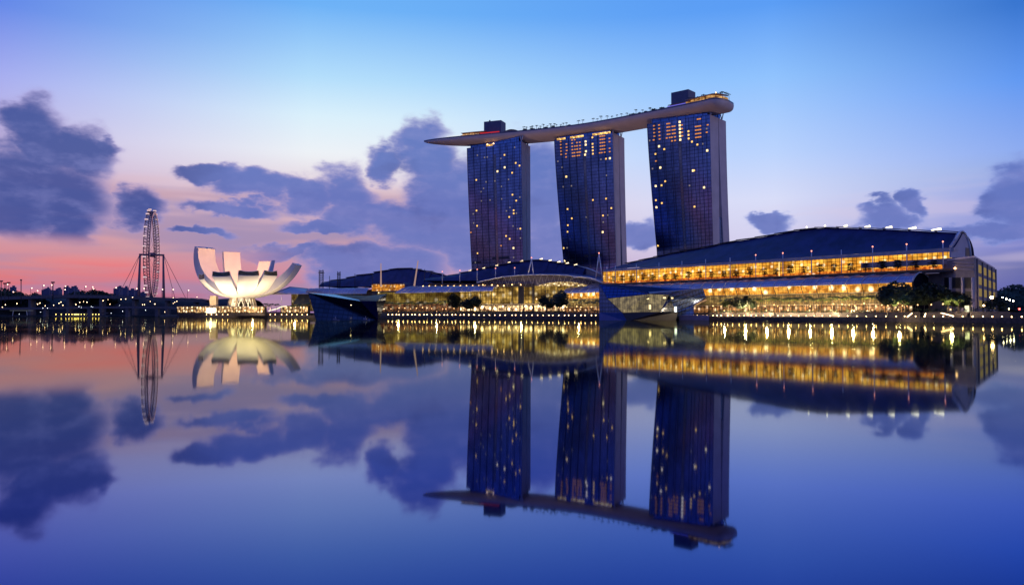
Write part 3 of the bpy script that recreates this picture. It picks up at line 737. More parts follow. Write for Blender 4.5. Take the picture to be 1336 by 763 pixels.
# mullion posts of the upper front
for px in (792, 803, 830.5, 860, 890, 921, 953, 986.5, 1022, 1059.5, 1098.5, 1139.5, 1184, 1231.5):
    p = hs(px, 0.6, TER); q = hs(px, -0.2, EAVE + 2.6); b = MB(); b.tube([p, q], 0.26, 6); m_ = b.build('roof_mast', white_metal, hall)
    if px > 980 and px not in (1098.5,):
        b = MB(); b.lathe([(0, -.5), (.5, 0), (0, .5)], q + Vector((0, 0, 0.5)), 8); b.build('mast_lamp', emat('mast_lamp_glow', (1, 0.3, 0.2), 3.0), m_)
for px in (800, 814, 1017, 1139.5):
    b = MB(); p = hs(px, 4.9, TER + 0.2); b.tube([p, p + Vector((0, 0, 9.2))], 0.34, 6); b.build('lit_column', emat('lit_column', (1, 0.62, 0.22), 1.6), hall)
# long vaulted canopy in front of the terrace
can = glass_grid('canopy_glass', (0.22, 0.18, 0.22), 0.40, 1.5, 2.5, linew=0.06, rough=0.3, coat=(0.82, 0.72, 0.88))
CZ0, CZ1 = 20.4, 25.3
def canopy_pt(px, k, dz=0.0):
    a = math.pi / 2 * k; off = -11.5 + 9.5 * (1 - math.cos(a)) ** 1.0; p = hs(px, off); p.z = CZ0 + (CZ1 - CZ0) * math.sin(a) + dz; return p
def cpx(u): return 735 + (1200 - 735) * u
# ends along the hall line, so ribs stay square to it
def along(u, off, z):
    a, c = hs(735, -11.5), hs(1191, -11.5); p = a.lerp(c, u) + hn * (off + 11.5); p.z = z; return p
def cp(u, k, dz=0.0, dn=0.0):
    a = math.pi / 2 * k; return along(u, -11.5 + dn + 9.5 * (1 - math.cos(a)), CZ0 + dz + (CZ1 - CZ0) * math.sin(a))
CL = (hs(735, -11.5) - hs(1191, -11.5)).length
b = MB(); b.grid(lambda u, k: cp(u, k), 60, 8, lambda u, k: (u * CL, k * 11)); cano = b.build('canopy', can, hall)
for i in range(31):
    b = MB(); u = i / 30; b.tube([cp(min(1, u + 0.012 * k / 8), k / 8, 0.15, -0.15) for k in range(9)], 0.19, 4); b.build('canopy_rib', white_metal, cano)
b = MB(); b.tube([cp(k / 20, 0, -0.1, -0.05) for k in range(21)], 0.25, 5); b.build('gutter', white_metal, cano)
# closing arch of the canopy, glazed end
end_glass = glass_grid('arch_glass', (0.02, 0.02, 0.028), 0.12, 1.6, 2.2, linew=0.08)
b = MB(); rimp = [along(1.0, -11.5 + 23 * k / 16, CZ0 + 5.2 * math.sin(math.pi * min(0.97, (k / 16) ** 0.8))) for k in range(17)]
b.tube(rimp, 0.35, 6); b.build('arch_rim', white_metal, cano)
b = MB(); b.face([Vector((p.x, p.y, GZ)) for p in (rimp[0], rimp[-1])] + rimp[::-1], None); b.build('arch_end_wall', end_glass, hall)
b = MB(); b.grid(lambda u, k: L3(cp(u, 1), along(u, 2.0, CZ1 + 0.6), k), 20, 1); b.build('canopy_flashing', roof_metal, cano)
# promenade front below the canopy
front_lit = lit_wall('mall_upper_light', (1.0, 0.50, 0.08), 1.3, 1.7, 1.5, hot=8.5, hots=1.5, dark=0.5, low=(1.0, 0.33, 0.03))
front_dim = lit_wall('mall_middle_light', (0.80, 0.50, 0.15), 0.55, 1.5, 5.0, dark=0.55, linew=0.12, low=(0.4, 0.25, 0.09))
shop_lit = lit_wall('shop_light', (1.0, 0.46, 0.15), 0.8, 3.1, 4.0, hot=6.0, hots=1.2, dark=0.03, linew=0.18, low=(0.5, 0.16, 0.05))
hwall(735, 1190, -6.0, 15.8, 20.8, 'mall_glazing', front_lit)
hwall(735, 1190, -6.6, 9.4, 15.3, 'mall_screen', front_dim)
hwall(735, 1190, -7.2, GZ, 9.0, 'shop_front', shop_lit)
for z0, z1, o0 in ((15.3, 15.8, -8.2), (9.0, 9.4, -8.0)):
    b = MB(); a, c = hs(735, o0), hs(1191, o0); b.prism([a, c, c + hn * 3, a + hn * 3], z0, z1); b.build('ledge', pmat('sandstone_ledge', (0.35, 0.27, 0.17), 0.7), hall)
for i in range(31):
    b = MB(); p = along(i / 30, -8.6, GZ); q = along(i / 30, -11.3, CZ0); b.tube([p, along(i / 30, -8.6, 15), q], 0.22, 5); b.build('raking_column', pmat('bronze_column', (0.12, 0.07, 0.03), 0.5), hall)
b = MB(); b.prism([hs(735, 6.5), hs(1241, 6.5), hs(1241, 6.5) + hn * 26, hs(735, 6.5) + hn * 40], GZ - 2, TER - 0.9); b.build('core_wall', pmat('hall_stone', (0.13, 0.11, 0.12), 0.8), hall)
b = MB(); q = [hs(1188, 5.9), hs(1236, 5.9)]; q2 = [p + Vector((0, 0, TER - 1.0 - GZ)) for p in q]; b.slab([q[0], q[1], q2[1], q2[0]], 0.4, hn); b.build('end_wall', pmat('hall_stone', (0.13, 0.11, 0.12), 0.8), hall)
b = MB(); b.prism([hs(787, 6.6), hs(1241, 6.6), hs(1241, 6.6) + hn * 8, hs(787, 6.6) + hn * 22], TER, EAVE - 2.5); b.build('upper_core', dark_stone, hall)
# end block
blk = thing('office_block', 'square stone office block with a grid of lit yellow windows closing the right end', 'office block', (226, 378, 0))
K0 = at(1271, 336, 374); BZ = K0.z; K0.z = 0
K1 = at(1298.5, 352, 474); K1.z = 0; sdv = (K1 - K0).normalized()
K2 = K0 - ht * 0 + Vector((-ht.x, -ht.y, 0)) * 62; K2 = at(1226, 400, 404); K2.z = 0
b = MB(); b.prism([K0, K1, K1 + (K2 - K0), K2], GZ - 3, BZ); b.build('wall', pmat('block_stone', (0.20, 0.17, 0.18), 0.8, var=0.15), blk)
SLEN = (K1 - K0).length; sno = Vector((sdv.y, -sdv.x, 0))
fdir = (K2 - K0).normalized(); fno = Vector((fdir.y, -fdir.x, 0)); fno = fno if fno.y < 0 else -fno
wy = emat('office_window_light', (1.0, 0.70, 0.25), 0.24)
for i in range(4):
    for j in range(4):
        c = K0 + sdv * (SLEN * (0.2 + 0.225 * i)); z = BZ - 4.5 - 6.0 * j; b = MB(); b.box((c.x + sno.x * .05, c.y + sno.y * .05, z), 15.0, 0.5, 4.0, math.atan2(sdv.y, sdv.x)); b.build('window', wy, blk)
for i in range(5):
    c = K0 + sdv * (SLEN * (0.085 + 0.2275 * i)) + sno * 0.3; b = MB(); b.box((c.x, c.y, (GZ + BZ) / 2), 2.6, 0.8, BZ - GZ, math.atan2(sdv.y, sdv.x)); b.build('pilaster', pmat('block_stone', (0.2, 0.17, 0.18), 0.8), blk)
dk = pmat('dark_opening', (0.012, 0.012, 0.016), 0.4)
for (x0, x1, y0, y1) in ((1232, 1239, 362, 376), (1241, 1253, 362, 376), (1258, 1267, 362, 376), (1259, 1267, 380, 402), (1242, 1254, 380, 400)):
    b = MB(); q = [on_plane(x, y, K0 + fno * 0.15, -fdir, 0) for x, y in ((x0, y1), (x1, y1), (x1, y0), (x0, y0))]; b.slab(q, 0.12, -fno); b.build('opening', dk, blk)
for x in (1240, 1256, 1269):
    b = MB(); q = on_plane(x, 362, K0 + fno * 0.6, -fdir, 0); b.box((q.x, q.y, (GZ + q.z) / 2), 1.0, 1.0, q.z - GZ, math.atan2(fdir.y, fdir.x)); b.build('pillar', concrete, blk)
for y in (342, 346, 351):
    b = MB(); q0, q1 = on_plane(1243, y, K0 + fno * 0.3, -fdir, 0), on_plane(1270, y + 1, K0 + fno * 0.3, -fdir, 0); b.tube([q0, q1], 0.18, 4); b.build('string_course', concrete, blk)
b = MB(); q = on_plane(1246, 350, K0 + fno * 0.4, -fdir, 0); b.lathe([(0, -.7), (.7, 0), (0, .7)], q, 8); b.build('wall_lamp', lamp_soft, blk)
b = MB(); b.prism([p for p in (K0 - sno * -0.2, K1, K1 + (K2 - K0), K2)], BZ + 0.02, BZ + 0.9); b.build('parapet', concrete, blk)

# trees in layers on the terrace of the hall
tt = tree_proto('terrace_tree', 'small flat tiered tree in front of the golden glazing on the hall terrace', 'tree', 'tiered trees on the hall terrace', 7.0, 3.0, 330, leaf_dark, 21, layers=4, ls=0.42, trunk_h=0.35)
for k, px in enumerate([801, 812, 824, 840, 852, 868, 882, 899, 913, 929, 945, 961, 979, 997, 1013.5, 1031, 1050.5, 1070, 1089.5, 1110, 1130, 1151, 1172, 1195, 1218]):
    p = hs(px, 1.6 + (k % 3) * 0.7, TER); plant(tt, p, random.uniform(0, 6), (0.9 + 0.25 * random.random(),) * 2 + (0.8 + 0.25 * random.random(),))

# ------------------------------------------------------------------ theatre and mall left of the hall
M0 = Vector((-214, 800, 0)); M1 = Vector((70, 600, 0)); mt = (M1 - M0).normalized(); mn = Vector((-mt.y, mt.x, 0))
def mp(px, py, off=0.0): return on_plane(px, py, M0, mt, off)
def ms(px, off=0.0, z=GZ): p = mp(px, 400, off); p.z = z; return p
def mwall(par, px0, px1, off, py0a, py1a, name, mat, py0b=None, py1b=None):
    """wall between two picture heights; UV in metres"""
    py0b = py0a if py0b is None else py0b; py1b = py1a if py1b is None else py1b
    a, c, c2, a2 = mp(px0, py0a, off), mp(px1, py0b, off), mp(px1, py1b, off), mp(px0, py1a, off); b = MB()
    L = (c - a).length; b.face((a, c, c2, a2), ((0, a.z), (L, c.z), (L, c2.z), (0, a2.z))); return b.build(name, mat, par)
gold = lit_wall('theatre_glass_light', (0.92, 0.56, 0.12), 0.78, 3.2, 3.2, hot=9.0, hots=0.5, dark=0.25, linew=0.12, low=(0.55, 0.30, 0.05), ns=0.13)
gold_dim = lit_wall('mall_glass_light', (0.66, 0.45, 0.08), 0.45, 2.6, 2.0, hot=12.0, hots=0.3, dark=0.4, linew=0.12, low=(0.40, 0.22, 0.03), ns=0.12)
brick = lit_wall('arcade_light', (0.85, 0.34, 0.13), 0.42, 1.6, 5.5, hot=9.0, hots=1.0, dark=0.08, linew=0.28, low=(0.35, 0.10, 0.06))
bright = lit_wall('bright_shop_light', (1.0, 0.72, 0.36), 1.6, 4.6, 5.5, hot=7.5, hots=2.2, dark=0.04, linew=0.14, low=(0.6, 0.25, 0.1))

th_ = thing('theatre', 'theatre building with stepped dark roof and thin arched canopy over golden glass', 'theatre', ms(700, 10, 0))
def stepped_roof(par, pts, off, back, base_y, lamp_pts, mat=roof_metal, name='roof'):
    b = MB(); f = []
    for (x, y) in pts: f.append(mp(x, y, off))
    zb = [mp(x, base_y, off).z for x, y in pts]
    for i in range(len(f) - 1):
        a, c = f[i], f[i + 1]; a0 = Vector((a.x, a.y, zb[i])); c0 = Vector((c.x, c.y, zb[i + 1])); top = max(a.z, c.z) - 0.25; z1 = (a.z + top) / 2; z2 = (c.z + top) / 2
        at_, ct_ = Vector((a.x, a.y, z1)), Vector((c.x, c.y, z2))
        f0, f1 = a0 - mn * 9, c0 - mn * 9
        b.grid(lambda u, v: L3(L3(f0, f1, u), L3(at_, ct_, u), v) + Vector((0, 0, 1.6 * math.sin(math.pi * v))), 2, 6)
        bk0, bk1 = at_ + mn * back, ct_ + mn * back; bk0.z -= 6; bk1.z -= 6
        b.quadm(at_, ct_, bk1, bk0)
        for p, q, r_, t_ in ((f0, at_, bk0, a0), (f1, ct_, bk1, c0)): b.face((p, q, r_)) ; b.face((p, r_, t_ + mn * back))
    rf = b.build(name, mat, par)
    for i in range(len(f) - 1):
        a, c = f[i], f[i + 1]; b = MB(); z = max(a.z, c.z); s0 = Vector((a.x, a.y, a.z * .5 + z * .5)); s1 = Vector((c.x, c.y, c.z * .5 + z * .5))
        b.slab([s0 - mn * 1.5, s1 - mn * 1.5, s1 + mn * 2, s0 + mn * 2], 0.4, (0, 0, 1)); b.build('roof_blade', dark_metal, rf)
    for (x, y) in lamp_pts:
        p = mp(x, y, off - 1.2); b = MB(); b.grid(lambda u, v: p + mt * (3.0 * (u - 0.5)) + Vector((0, 0, (0.5 + 0.6 * u) * v)), 3, 1); b.build('edge_lamp', emat('edge_lamp_glow', (1, 0.74, 0.42), 3.0), rf)
    return rf
stepped_roof(th_, [(560, 368), (585, 361), (600, 357.5), (613, 354.3), (630, 351), (647, 347.8), (663, 344.2), (680, 341.8), (697, 339.3), (706, 339.3), (717, 341), (729, 342.8), (740, 344.5), (751, 346.6), (765, 350.5)], 14, 40, 366.5,
             [(613, 353.2), (631, 350), (648, 346.6), (664, 343), (680.5, 341), (706, 338.4), (717.5, 340.2), (729, 342.2), (740, 343.8), (751, 346)])
b = MB(); q = [mp(x, y, 13.4) for x, y in ((748, 369), (786, 369), (784, 357.5), (776, 354), (765, 350.2))]; b.slab(q, 0.6, mn); b.build('gable_wall', pmat('gable_stone', (0.30, 0.21, 0.20), 0.8), th_)
b = MB(); b.tube([mp(x, y, 13) for x, y in ((751, 345.8), (762, 348.6), (772, 352), (784, 357.5))], 0.5, 6); b.build('gable_rim', white_metal, th_)
# low arched canopy roof
arc_mat = pmat('arch_canopy', (0.13, 0.14, 0.26), 0.4, 0.3, var=0.1)
arcp = [(622, 368.4), (636, 365), (655, 361.3), (676, 359.2), (697, 358.4), (720, 358.3), (740, 359.2), (757, 361.6), (772, 365), (785, 369)]
b = MB()
def arc_at(x): return interp([p[0] for p in arcp], [p[1] for p in arcp], x)
b.grid(lambda u, v: mp(622 + 163 * u, arc_at(622 + 163 * u), -3) + mn * (16 * v) + Vector((0, 0, 2.4 * v)), 30, 2); ac = b.build('arched_canopy', arc_mat, th_)
b = MB(); b.tube([mp(x, y, -3.1) for x, y in arcp], 0.45, 6); b.build('canopy_edge', white_metal, ac)
arc2 = [(748, 362), (758, 360.9), (768, 361.9), (777, 364.5), (786, 369.5)]
b = MB(); b.tube([mp(x, y, -8) for x, y in arc2], 0.5, 6); b.build('entrance_arch', white_metal, ac)
b = MB(); b.grid(lambda u, v: mp(748 + 38 * u, interp([p[0] for p in arc2], [p[1] for p in arc2], 748 + 38 * u), -8) + mn * 5 * v, 10, 1); b.build('entrance_roof', arc_mat, ac)
# lattice under the arch, its light put into the panel as emission
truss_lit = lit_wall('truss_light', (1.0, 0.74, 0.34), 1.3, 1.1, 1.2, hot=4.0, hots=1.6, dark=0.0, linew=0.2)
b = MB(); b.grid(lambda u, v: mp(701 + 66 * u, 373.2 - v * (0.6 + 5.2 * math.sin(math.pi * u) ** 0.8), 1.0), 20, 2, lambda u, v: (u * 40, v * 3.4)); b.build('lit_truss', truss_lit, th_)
b = MB(); b.grid(lambda u, v: mp(622 + 163 * u, 372.8 + (arc_at(622 + 163 * u) - 372.8) * v, 3.0), 30, 1); b.build('truss_panel', pmat('truss_panel', (0.17, 0.15, 0.19), 0.7), th_)
for k in range(19):
    x = 630 + 8 * k; b = MB(); b.tube([mp(x, 373, 0.6), mp(x + 4, arc_at(x + 4) + 0.6, 0.6), mp(x + 8, 373, 0.6)], 0.14, 4); b.build('truss_bar', white_metal, ac)
mwall(th_, 600, 785, 2.5, 396.5, 373, 'glass_wall', gold)
mwall(th_, 600, 785, 1.8, 406.4, 397.6, 'shop_front', bright)
b = MB(); a, c = ms(600, 0.5), ms(785, 0.5); za = mp(600, 397.4, 0.5).z; b.prism([a, c, c + mn * 4, a + mn * 4], za - 0.5, za + 0.4); b.build('ledge', pmat('sandstone_ledge', (0.35, 0.27, 0.17), 0.7), th_)
b = MB(); b.prism([ms(600, 3), ms(785, 3), ms(785, 3) + mn * 40, ms(600, 3) + mn * 40], GZ - 2, mp(690, 373, 3).z); b.build('core_wall', grey_stone, th_)
for px in (614, 627, 641, 655, 668, 683, 695, 696.5, 712, 728, 744, 760, 774):
    b = MB(); p = ms(px, 1.2); q = mp(px, 373, 1.2); b.tube([p, q], 0.5 if px in (683, 695, 696.5) else 0.28, 6); b.build('column', dark_metal, th_)
b = MB(); q = [mp(x, y, 2.0) for x, y in ((676, 396), (683, 396), (683, 373.5), (676, 373.5))]; b.slab(q, 0.3, mn); b.build('dark_bay', dk, th_)
for k, px in enumerate((668, 679.5, 642, 630, 700, 756)):
    b = MB(); p = mp(px, (371.3, 371.4, 371.6, 371.6, 390, 391)[k], -1); b.lathe([(0, -.6), (.6, 0), (0, .6)], p, 8); b.build('wall_lamp', lamp_soft, th_)
def a_mast(px, top, feet, par, label, group=None):
    o = thing('mast', label, 'mast', ms(px, -2, 0), 0, group)
    tp = mp(px, top, -2)
    for fx, fy in feet:
        b = MB(); b.tube([mp(fx, fy, -2), tp], [0.55, 0.35], 6); b.build('leg', white_metal, o)
    b = MB(); b.lathe([(0, -.6), (.6, 0), (0, .6)], tp + Vector((0, 0, .5)), 8); b.build('mast_lamp', emat('mast_lamp_glow', (1, 0.3, 0.2), 3.0), o)
a_mast(693.5, 337, [(689, 358.5), (696, 358.5)], th_, 'white two-legged mast on the crest of the theatre canopy, left of the middle tower')
a_mast(781.5, 331, [(777, 364), (786, 364)], th_, 'white two-legged mast rising where the theatre canopy meets the hall')
gr = 'slim lamp masts on the theatre roof'
for k, (px, y0, y1) in enumerate(((622.5, 352, 368), (646.5, 350.5, 363.5), (671.5, 350, 360.5), (600, 353.5, 368), (577, 355, 370))):
    o = thing('lamp_mast', 'slim grey mast with a small red lamp standing on the dark stepped roof', 'mast', mp(px, y1, -2), 0, gr)
    b = MB(); b.tube([mp(px, y1, -2), mp(px, y0, -2)], 0.3, 6); b.build('pole', white_metal, o)
    b = MB(); b.lathe([(0, -.55), (.55, 0), (0, .55)], mp(px, y0, -2) + Vector((0, 0, .4)), 8); b.build('mast_lamp', emat('mast_lamp_glow', (1, 0.3, 0.2), 3.0), o)

# mall left of the theatre, under its own canopies
mall = thing('shopping_mall', 'long low mall with blue vaulted canopy and olive lit front between theatre and dark pavilion', 'shopping mall', ms(560, 5, 0))
mwall(mall, 492, 599.6, 2.5, 395.5, 381, 'glass_wall', gold_dim)
mwall(mall, 492, 599.6, 1.8, 406, 396.4, 'arcade', brick)
b = MB(); b.prism([ms(430, 3), ms(599.6, 3), ms(599.6, 3) + mn * 30, ms(430, 3) + mn * 30], GZ - 2, mp(560, 378, 3).z); b.build('core_wall', grey_stone, mall)
def canopy_strip(par, x0, x1, ylo0, ylo1, yhi0, yhi1, off, dep, ribs, rake=0.0, name='canopy'):
    def Q(u, k):
        lo = L3(mp(x0, ylo0, off), mp(x1, ylo1, off), u); p = lo + mn * dep * (1 - math.cos(math.pi / 2 * k)) - mt * rake * (1 - u) * (1 - k) * 0
        zh = L3(mp(x0, yhi0, off + dep), mp(x1, yhi1, off + dep), u).z; p.z = lo.z + (zh - lo.z) * math.sin(math.pi / 2 * k)
        p = p + mt * rake * k * (1 - u); return p
    L = (mp(x1, ylo1, off) - mp(x0, ylo0, off)).length
    b = MB(); b.grid(Q, 40, 6, lambda u, k: (u * L, k * 10)); c = b.build(name, can, par)
    for i in range(ribs + 1):
        b = MB(); b.tube([Q(i / ribs, k / 6) + Vector((0, 0, .15)) - mn * .1 for k in range(7)], 0.12, 4); b.build('canopy_rib', white_metal, c)
    b = MB(); b.tube([Q(i / 10, 0) for i in range(11)], 0.25, 5); b.build('gutter', white_metal, c); return c
cs_ = canopy_strip(mall, 515, 643, 382.4, 379.4, 374.2, 372.6, -8, 8, 16, rake=16)
for k in range(14):
    p = mp(552 + k * 8.1, 373.4 - 0.06 * k, -0.5); b = MB(); b.lathe([(0, -.7), (.75, 0), (0, .7)], p, 8); b.build('canopy_lamp', lamp_soft, cs_)
b = MB(); q = [mp(x, y, -7) for x, y in ((550, 374.2), (690, 374.2), (690, 369.8), (552, 368.8))]
b.slab([p + mn * 7.5 for p in q], 0.5, mn); b.build('roof_hedge_wall', dark_stone, mall)
# wedge of canopy at the right end next to the glass pavilion
canopy_strip(th_, 757, 800, 379.0, 378.5, 370.0, 369.0, -8, 8, 5, rake=14, name='end_canopy')

cas = thing('casino_building', 'dark building with stepped roof rising behind the pavilion ship and an amber lit box', 'casino', ms(500, 30, 0))
stepped_roof(cas, [(424, 369), (431, 367.3), (452, 363.8), (465, 360.3), (488, 356.8), (508, 352.4), (520, 350.2), (537, 350.3), (549, 352.6), (564, 355.7), (578, 360)], 30, 40, 374, [])
b = MB(); q = [mp(x, y, 29) for x, y in ((556, 366), (580, 366), (578, 360.3), (566, 355.8), (556, 353.6))]; b.slab(q, 0.5, mn); b.build('gable_wall', pmat('gable_stone', (0.30, 0.21, 0.20), 0.8), cas)
amber = lit_wall('amber_light', (1.0, 0.42, 0.05), 0.85, 3.6, 4.0, hot=6.0, hots=0.5, dark=0.5, low=(0.8, 0.2, 0.02))
mwall(cas, 485, 528, 4, 379.6, 370.6, 'amber_box', amber)
b = MB(); q = [mp(x, y, 3.2) for x, y in ((482, 370.8), (530, 370.8), (526, 368.4), (510, 367.9), (490, 368.6))]; b.slab(q, 8, mn); b.build('box_roof', roof_metal, cas)
canopy_strip(cas, 398, 478, 383.6, 383.0, 376.5, 375.4, -5, 9, 10)
b = MB(); q = [mp(x, y, 5) for x, y in ((474, 383), (490, 383), (488, 377), (478, 378))]; b.slab(q, 1, mn); b.build('side_wall', pmat('gable_stone', (0.30, 0.21, 0.20), 0.8), cas)
mwall(cas, 380, 491, 4, 406, 383.5, 'lit_front', lit_wall('casino_front_light', (0.5, 0.34, 0.10), 0.35, 2.2, 3.0, dark=0.3, hot=8, hots=0.6))
o = thing('mast', 'upright white mast in front of the amber lit box', 'mast', ms(497, 0, 0)); b = MB(); b.tube([mp(497, 374, 0), mp(497, 343.5, 0)], [0.85, 0.45], 8); b.build('pole', emat('mast_painted_light', (1, .62, .55), 0.38), o)  # both white masts glow weakly in place of light falling on them
o = thing('mast', 'white mast leaning to the right above the blue mall canopy', 'mast', ms(541, 0, 0)); b = MB(); b.tube([mp(540.5, 373, 0), mp(545.5, 340, 0)], [0.85, 0.45], 8); b.build('pole', emat('mast_painted_light', (1, .62, .55), 0.38), o)
gr = 'thin grey poles along the casino roof'
for px, y0, y1 in ((430, 360, 377), (463, 357, 376), (486, 358, 372), (554, 351, 369)):
    o = MB(); o.tube([mp(px, y1, -1), mp(px, y0, -1)], 0.28, 6); tag(o.build('pole', dark_metal, origin=mp(px, y1, -1)), 'thin dark pole standing in front of the casino roof', 'pole', gr)
for px, y0, w, lb in ((419, 352, 1.9, 'tall open lattice tower left of the stepped casino roof'), (442, 354, 1.2, 'slimmer lattice tower in front of the left end of the casino roof')):
    o = thing('lattice_tower', lb, 'lattice tower', ms(px, 12, 0)); b = MB(); c0 = mp(px, 380, 12); zt_ = mp(px, y0, 12).z
    cr = [c0 + Vector((sx * w, sy * w, 0)) for sx, sy in ((-1, -1), (1, -1), (1, 1), (-1, 1))]
    for p in cr: b.tube([p, Vector((p.x, p.y, zt_))], 0.22, 4)
    z = c0.z; k = 0
    while z < zt_ - 2.4:
        for i in range(4):
            a, c = cr[i], cr[(i + 1) % 4]; b.tube([Vector((a.x, a.y, z)), Vector((c.x, c.y, z + 2.4))], 0.13, 4); b.tube([Vector((a.x, a.y, z + 2.4)), Vector((c.x, c.y, z + 2.4))], 0.13, 4)
        z += 2.4
    b.build('frame', dark_metal, o); b = MB(); b.box((c0.x, c0.y, zt_ - 3), w * 3.0, w * 3.0, 0.4); b.build('platform', dark_metal, o)
# ------------------------------------------------------------------ lotus shaped museum
MC = at(316, 400, 800); MC.z = 0
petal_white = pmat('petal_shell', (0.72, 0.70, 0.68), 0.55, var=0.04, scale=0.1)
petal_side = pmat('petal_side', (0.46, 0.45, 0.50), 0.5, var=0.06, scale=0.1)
sky_glass = pmat('petal_skylight', (0.10, 0.085, 0.04), 0.25, var=0.4, scale=0.6)
mus = thing('museum', 'white lotus shaped museum of upswept petals lit from below', 'museum', MC)
def petal(phi, Rr, Zt, wt, wb, arc, thick, z0=20.0, r0=7.0, tipcut=0.0, skylight=True):
    a_ = R(phi); er = Vector((math.sin(a_), -math.cos(a_), 0)); ep_ = Vector((math.cos(a_), math.sin(a_), 0))
    A = R(arc)
    def under(t): return r0 + (Rr - r0) * math.sin(A * t) / math.sin(min(A, math.pi / 2)), z0 + (Zt - z0) * (1 - math.cos(A * t)) / (1 - math.cos(A))
    def nrm(t):
        r1, z1 = under(max(t - .01, 0)); r2, z2 = under(min(t + .01, 1)); v = Vector((r2 - r1, z2 - z1)).normalized(); return Vector((-v.y, v.x))
    def half(t):
        r = under(t)[0] * wb; return (r ** -5 + wt ** -5) ** -0.2
    def U(t, s):
        r, z = under(t); n = nrm(t); bul = 0.10 * half(t) * (1 - s * s); r += -n.x * bul; z += -n.y * bul
        return MC + er * r + ep_ * half(t) * s + Vector((0, 0, z))
    def T(t, s):
        r, z = under(t); n = nrm(t); th = thick * (0.55 + 0.75 * math.sin(math.pi * min(1, t * 0.75 + 0.12))) * (1 - 0.35 * t) ; dish = 0.14 * half(t) * (1 - s * s)
        if skylight: k = t ** 3; r += n.x * (th - dish) * (1 - k); z += (n.y * (1 - k) + k) * (th - dish + 2.2 * k)
        else: r += n.x * (th - dish); z += n.y * (th - dish)
        return MC + er * r + ep_ * half(t) * s * 0.93 + Vector((0, 0, z))
    b = MB(); b.grid(lambda s, t: U(t, s * 2 - 1), 8, 20, flip=False); p = b.build('petal', petal_white, mus)
    b = MB(); b.grid(lambda s, t: T(t, s * 2 - 1), 8, 20, flip=True); b.build('petal_top', petal_white, p)
    for s in (-1, 1):
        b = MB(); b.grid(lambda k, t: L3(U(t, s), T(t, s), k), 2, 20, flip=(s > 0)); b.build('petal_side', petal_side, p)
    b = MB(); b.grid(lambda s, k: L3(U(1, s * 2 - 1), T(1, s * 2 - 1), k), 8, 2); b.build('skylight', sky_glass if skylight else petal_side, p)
    b = MB(); rimc = [U(1, -1), U(1, -.3), U(1, .3), U(1, 1), T(1, 1), T(1, .3), T(1, -.3), T(1, -1), U(1, -1)]; b.tube(rimc, 0.28, 4); b.build('skylight_frame', petal_white, p)
    return p
petal(-122, 66, 76, 11.5, 0.30, 104, 10, skylight=False)
petal(-45, 43, 38.5, 6.5, 0.28, 50, 6)
petal(-9, 42, 41.0, 10.0, 0.33, 46, 5)
petal(27, 44, 42.0, 10.5, 0.33, 46, 5)
petal(55, 46, 42.5, 8.5, 0.28, 46, 5)
petal(84, 61, 54, 8.0, 0.26, 62, 8, skylight=False)
petal(118, 32, 60, 4.0, 0.25, 80, 5, skylight=False)
petal(167, 48, 61, 9.0, 0.30, 78, 6, skylight=False)
petal(-147, 51, 71, 9.5, 0.34, 84, 6, skylight=False)
b = MB(); b.lathe([(6, 14), (9, 18), (11, 21.5), (8, 25), (0, 26)], MC, 24); b.build('hub_bowl', petal_white, mus)
base_mat = pmat('museum_column', (0.5, 0.38, 0.25), 0.6)
for k in range(10):
    a = k * math.pi / 5 + 0.2; b = MB(); b.tube([MC + Vector((16 * math.cos(a), 16 * math.sin(a), 3)), MC + Vector((11 * math.cos(a), 11 * math.sin(a), 23))], [1.3, 0.8], 6); b.build('column', base_mat, mus)
lat = MB()
for k in range(14):
    for s in (-1, 1):
        a = k * 2 * math.pi / 14; a2 = a + s * 0.45; lat.tube([MC + Vector((12.5 * math.cos(a), 12.5 * math.sin(a), 5)), MC + Vector((10 * math.cos(a2), 10 * math.sin(a2), 19))], 0.4, 5)
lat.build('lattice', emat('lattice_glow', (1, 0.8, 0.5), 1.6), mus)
b = MB(); b.lathe([(8.5, 4.5), (8.0, 18)], MC, 20); b.build('lobby_glass', lit_wall('lobby_light', (1, .5, .13), 1.8, 2, 2, dark=0.2), mus)
for x, y0, y1, w in ((279, 402, 386, 6.5), ):
    p = at(x, 402, 790); zt_ = at(x, y1, 790).z; b = MB(); b.box((p.x, p.y, (3 + zt_) / 2), w, 6, zt_ - 3); b.build('stair_tower', pmat('museum_column', (0.5, .38, .25), .6), mus)
o = thing('lit_kiosk', 'small blazing white kiosk at the foot of the museum', 'kiosk', at(276, 405, 785)); p = at(276, 402, 785)
b = MB(); b.box((p.x, p.y, 7.0), 9, 5, 5); b.build('lit_box', emat('kiosk_glow', (1, .88, .62), 2.4), o); b = MB(); b.box((p.x, p.y, 9.8), 11, 7, 0.5); b.build('roof', white_metal, o)
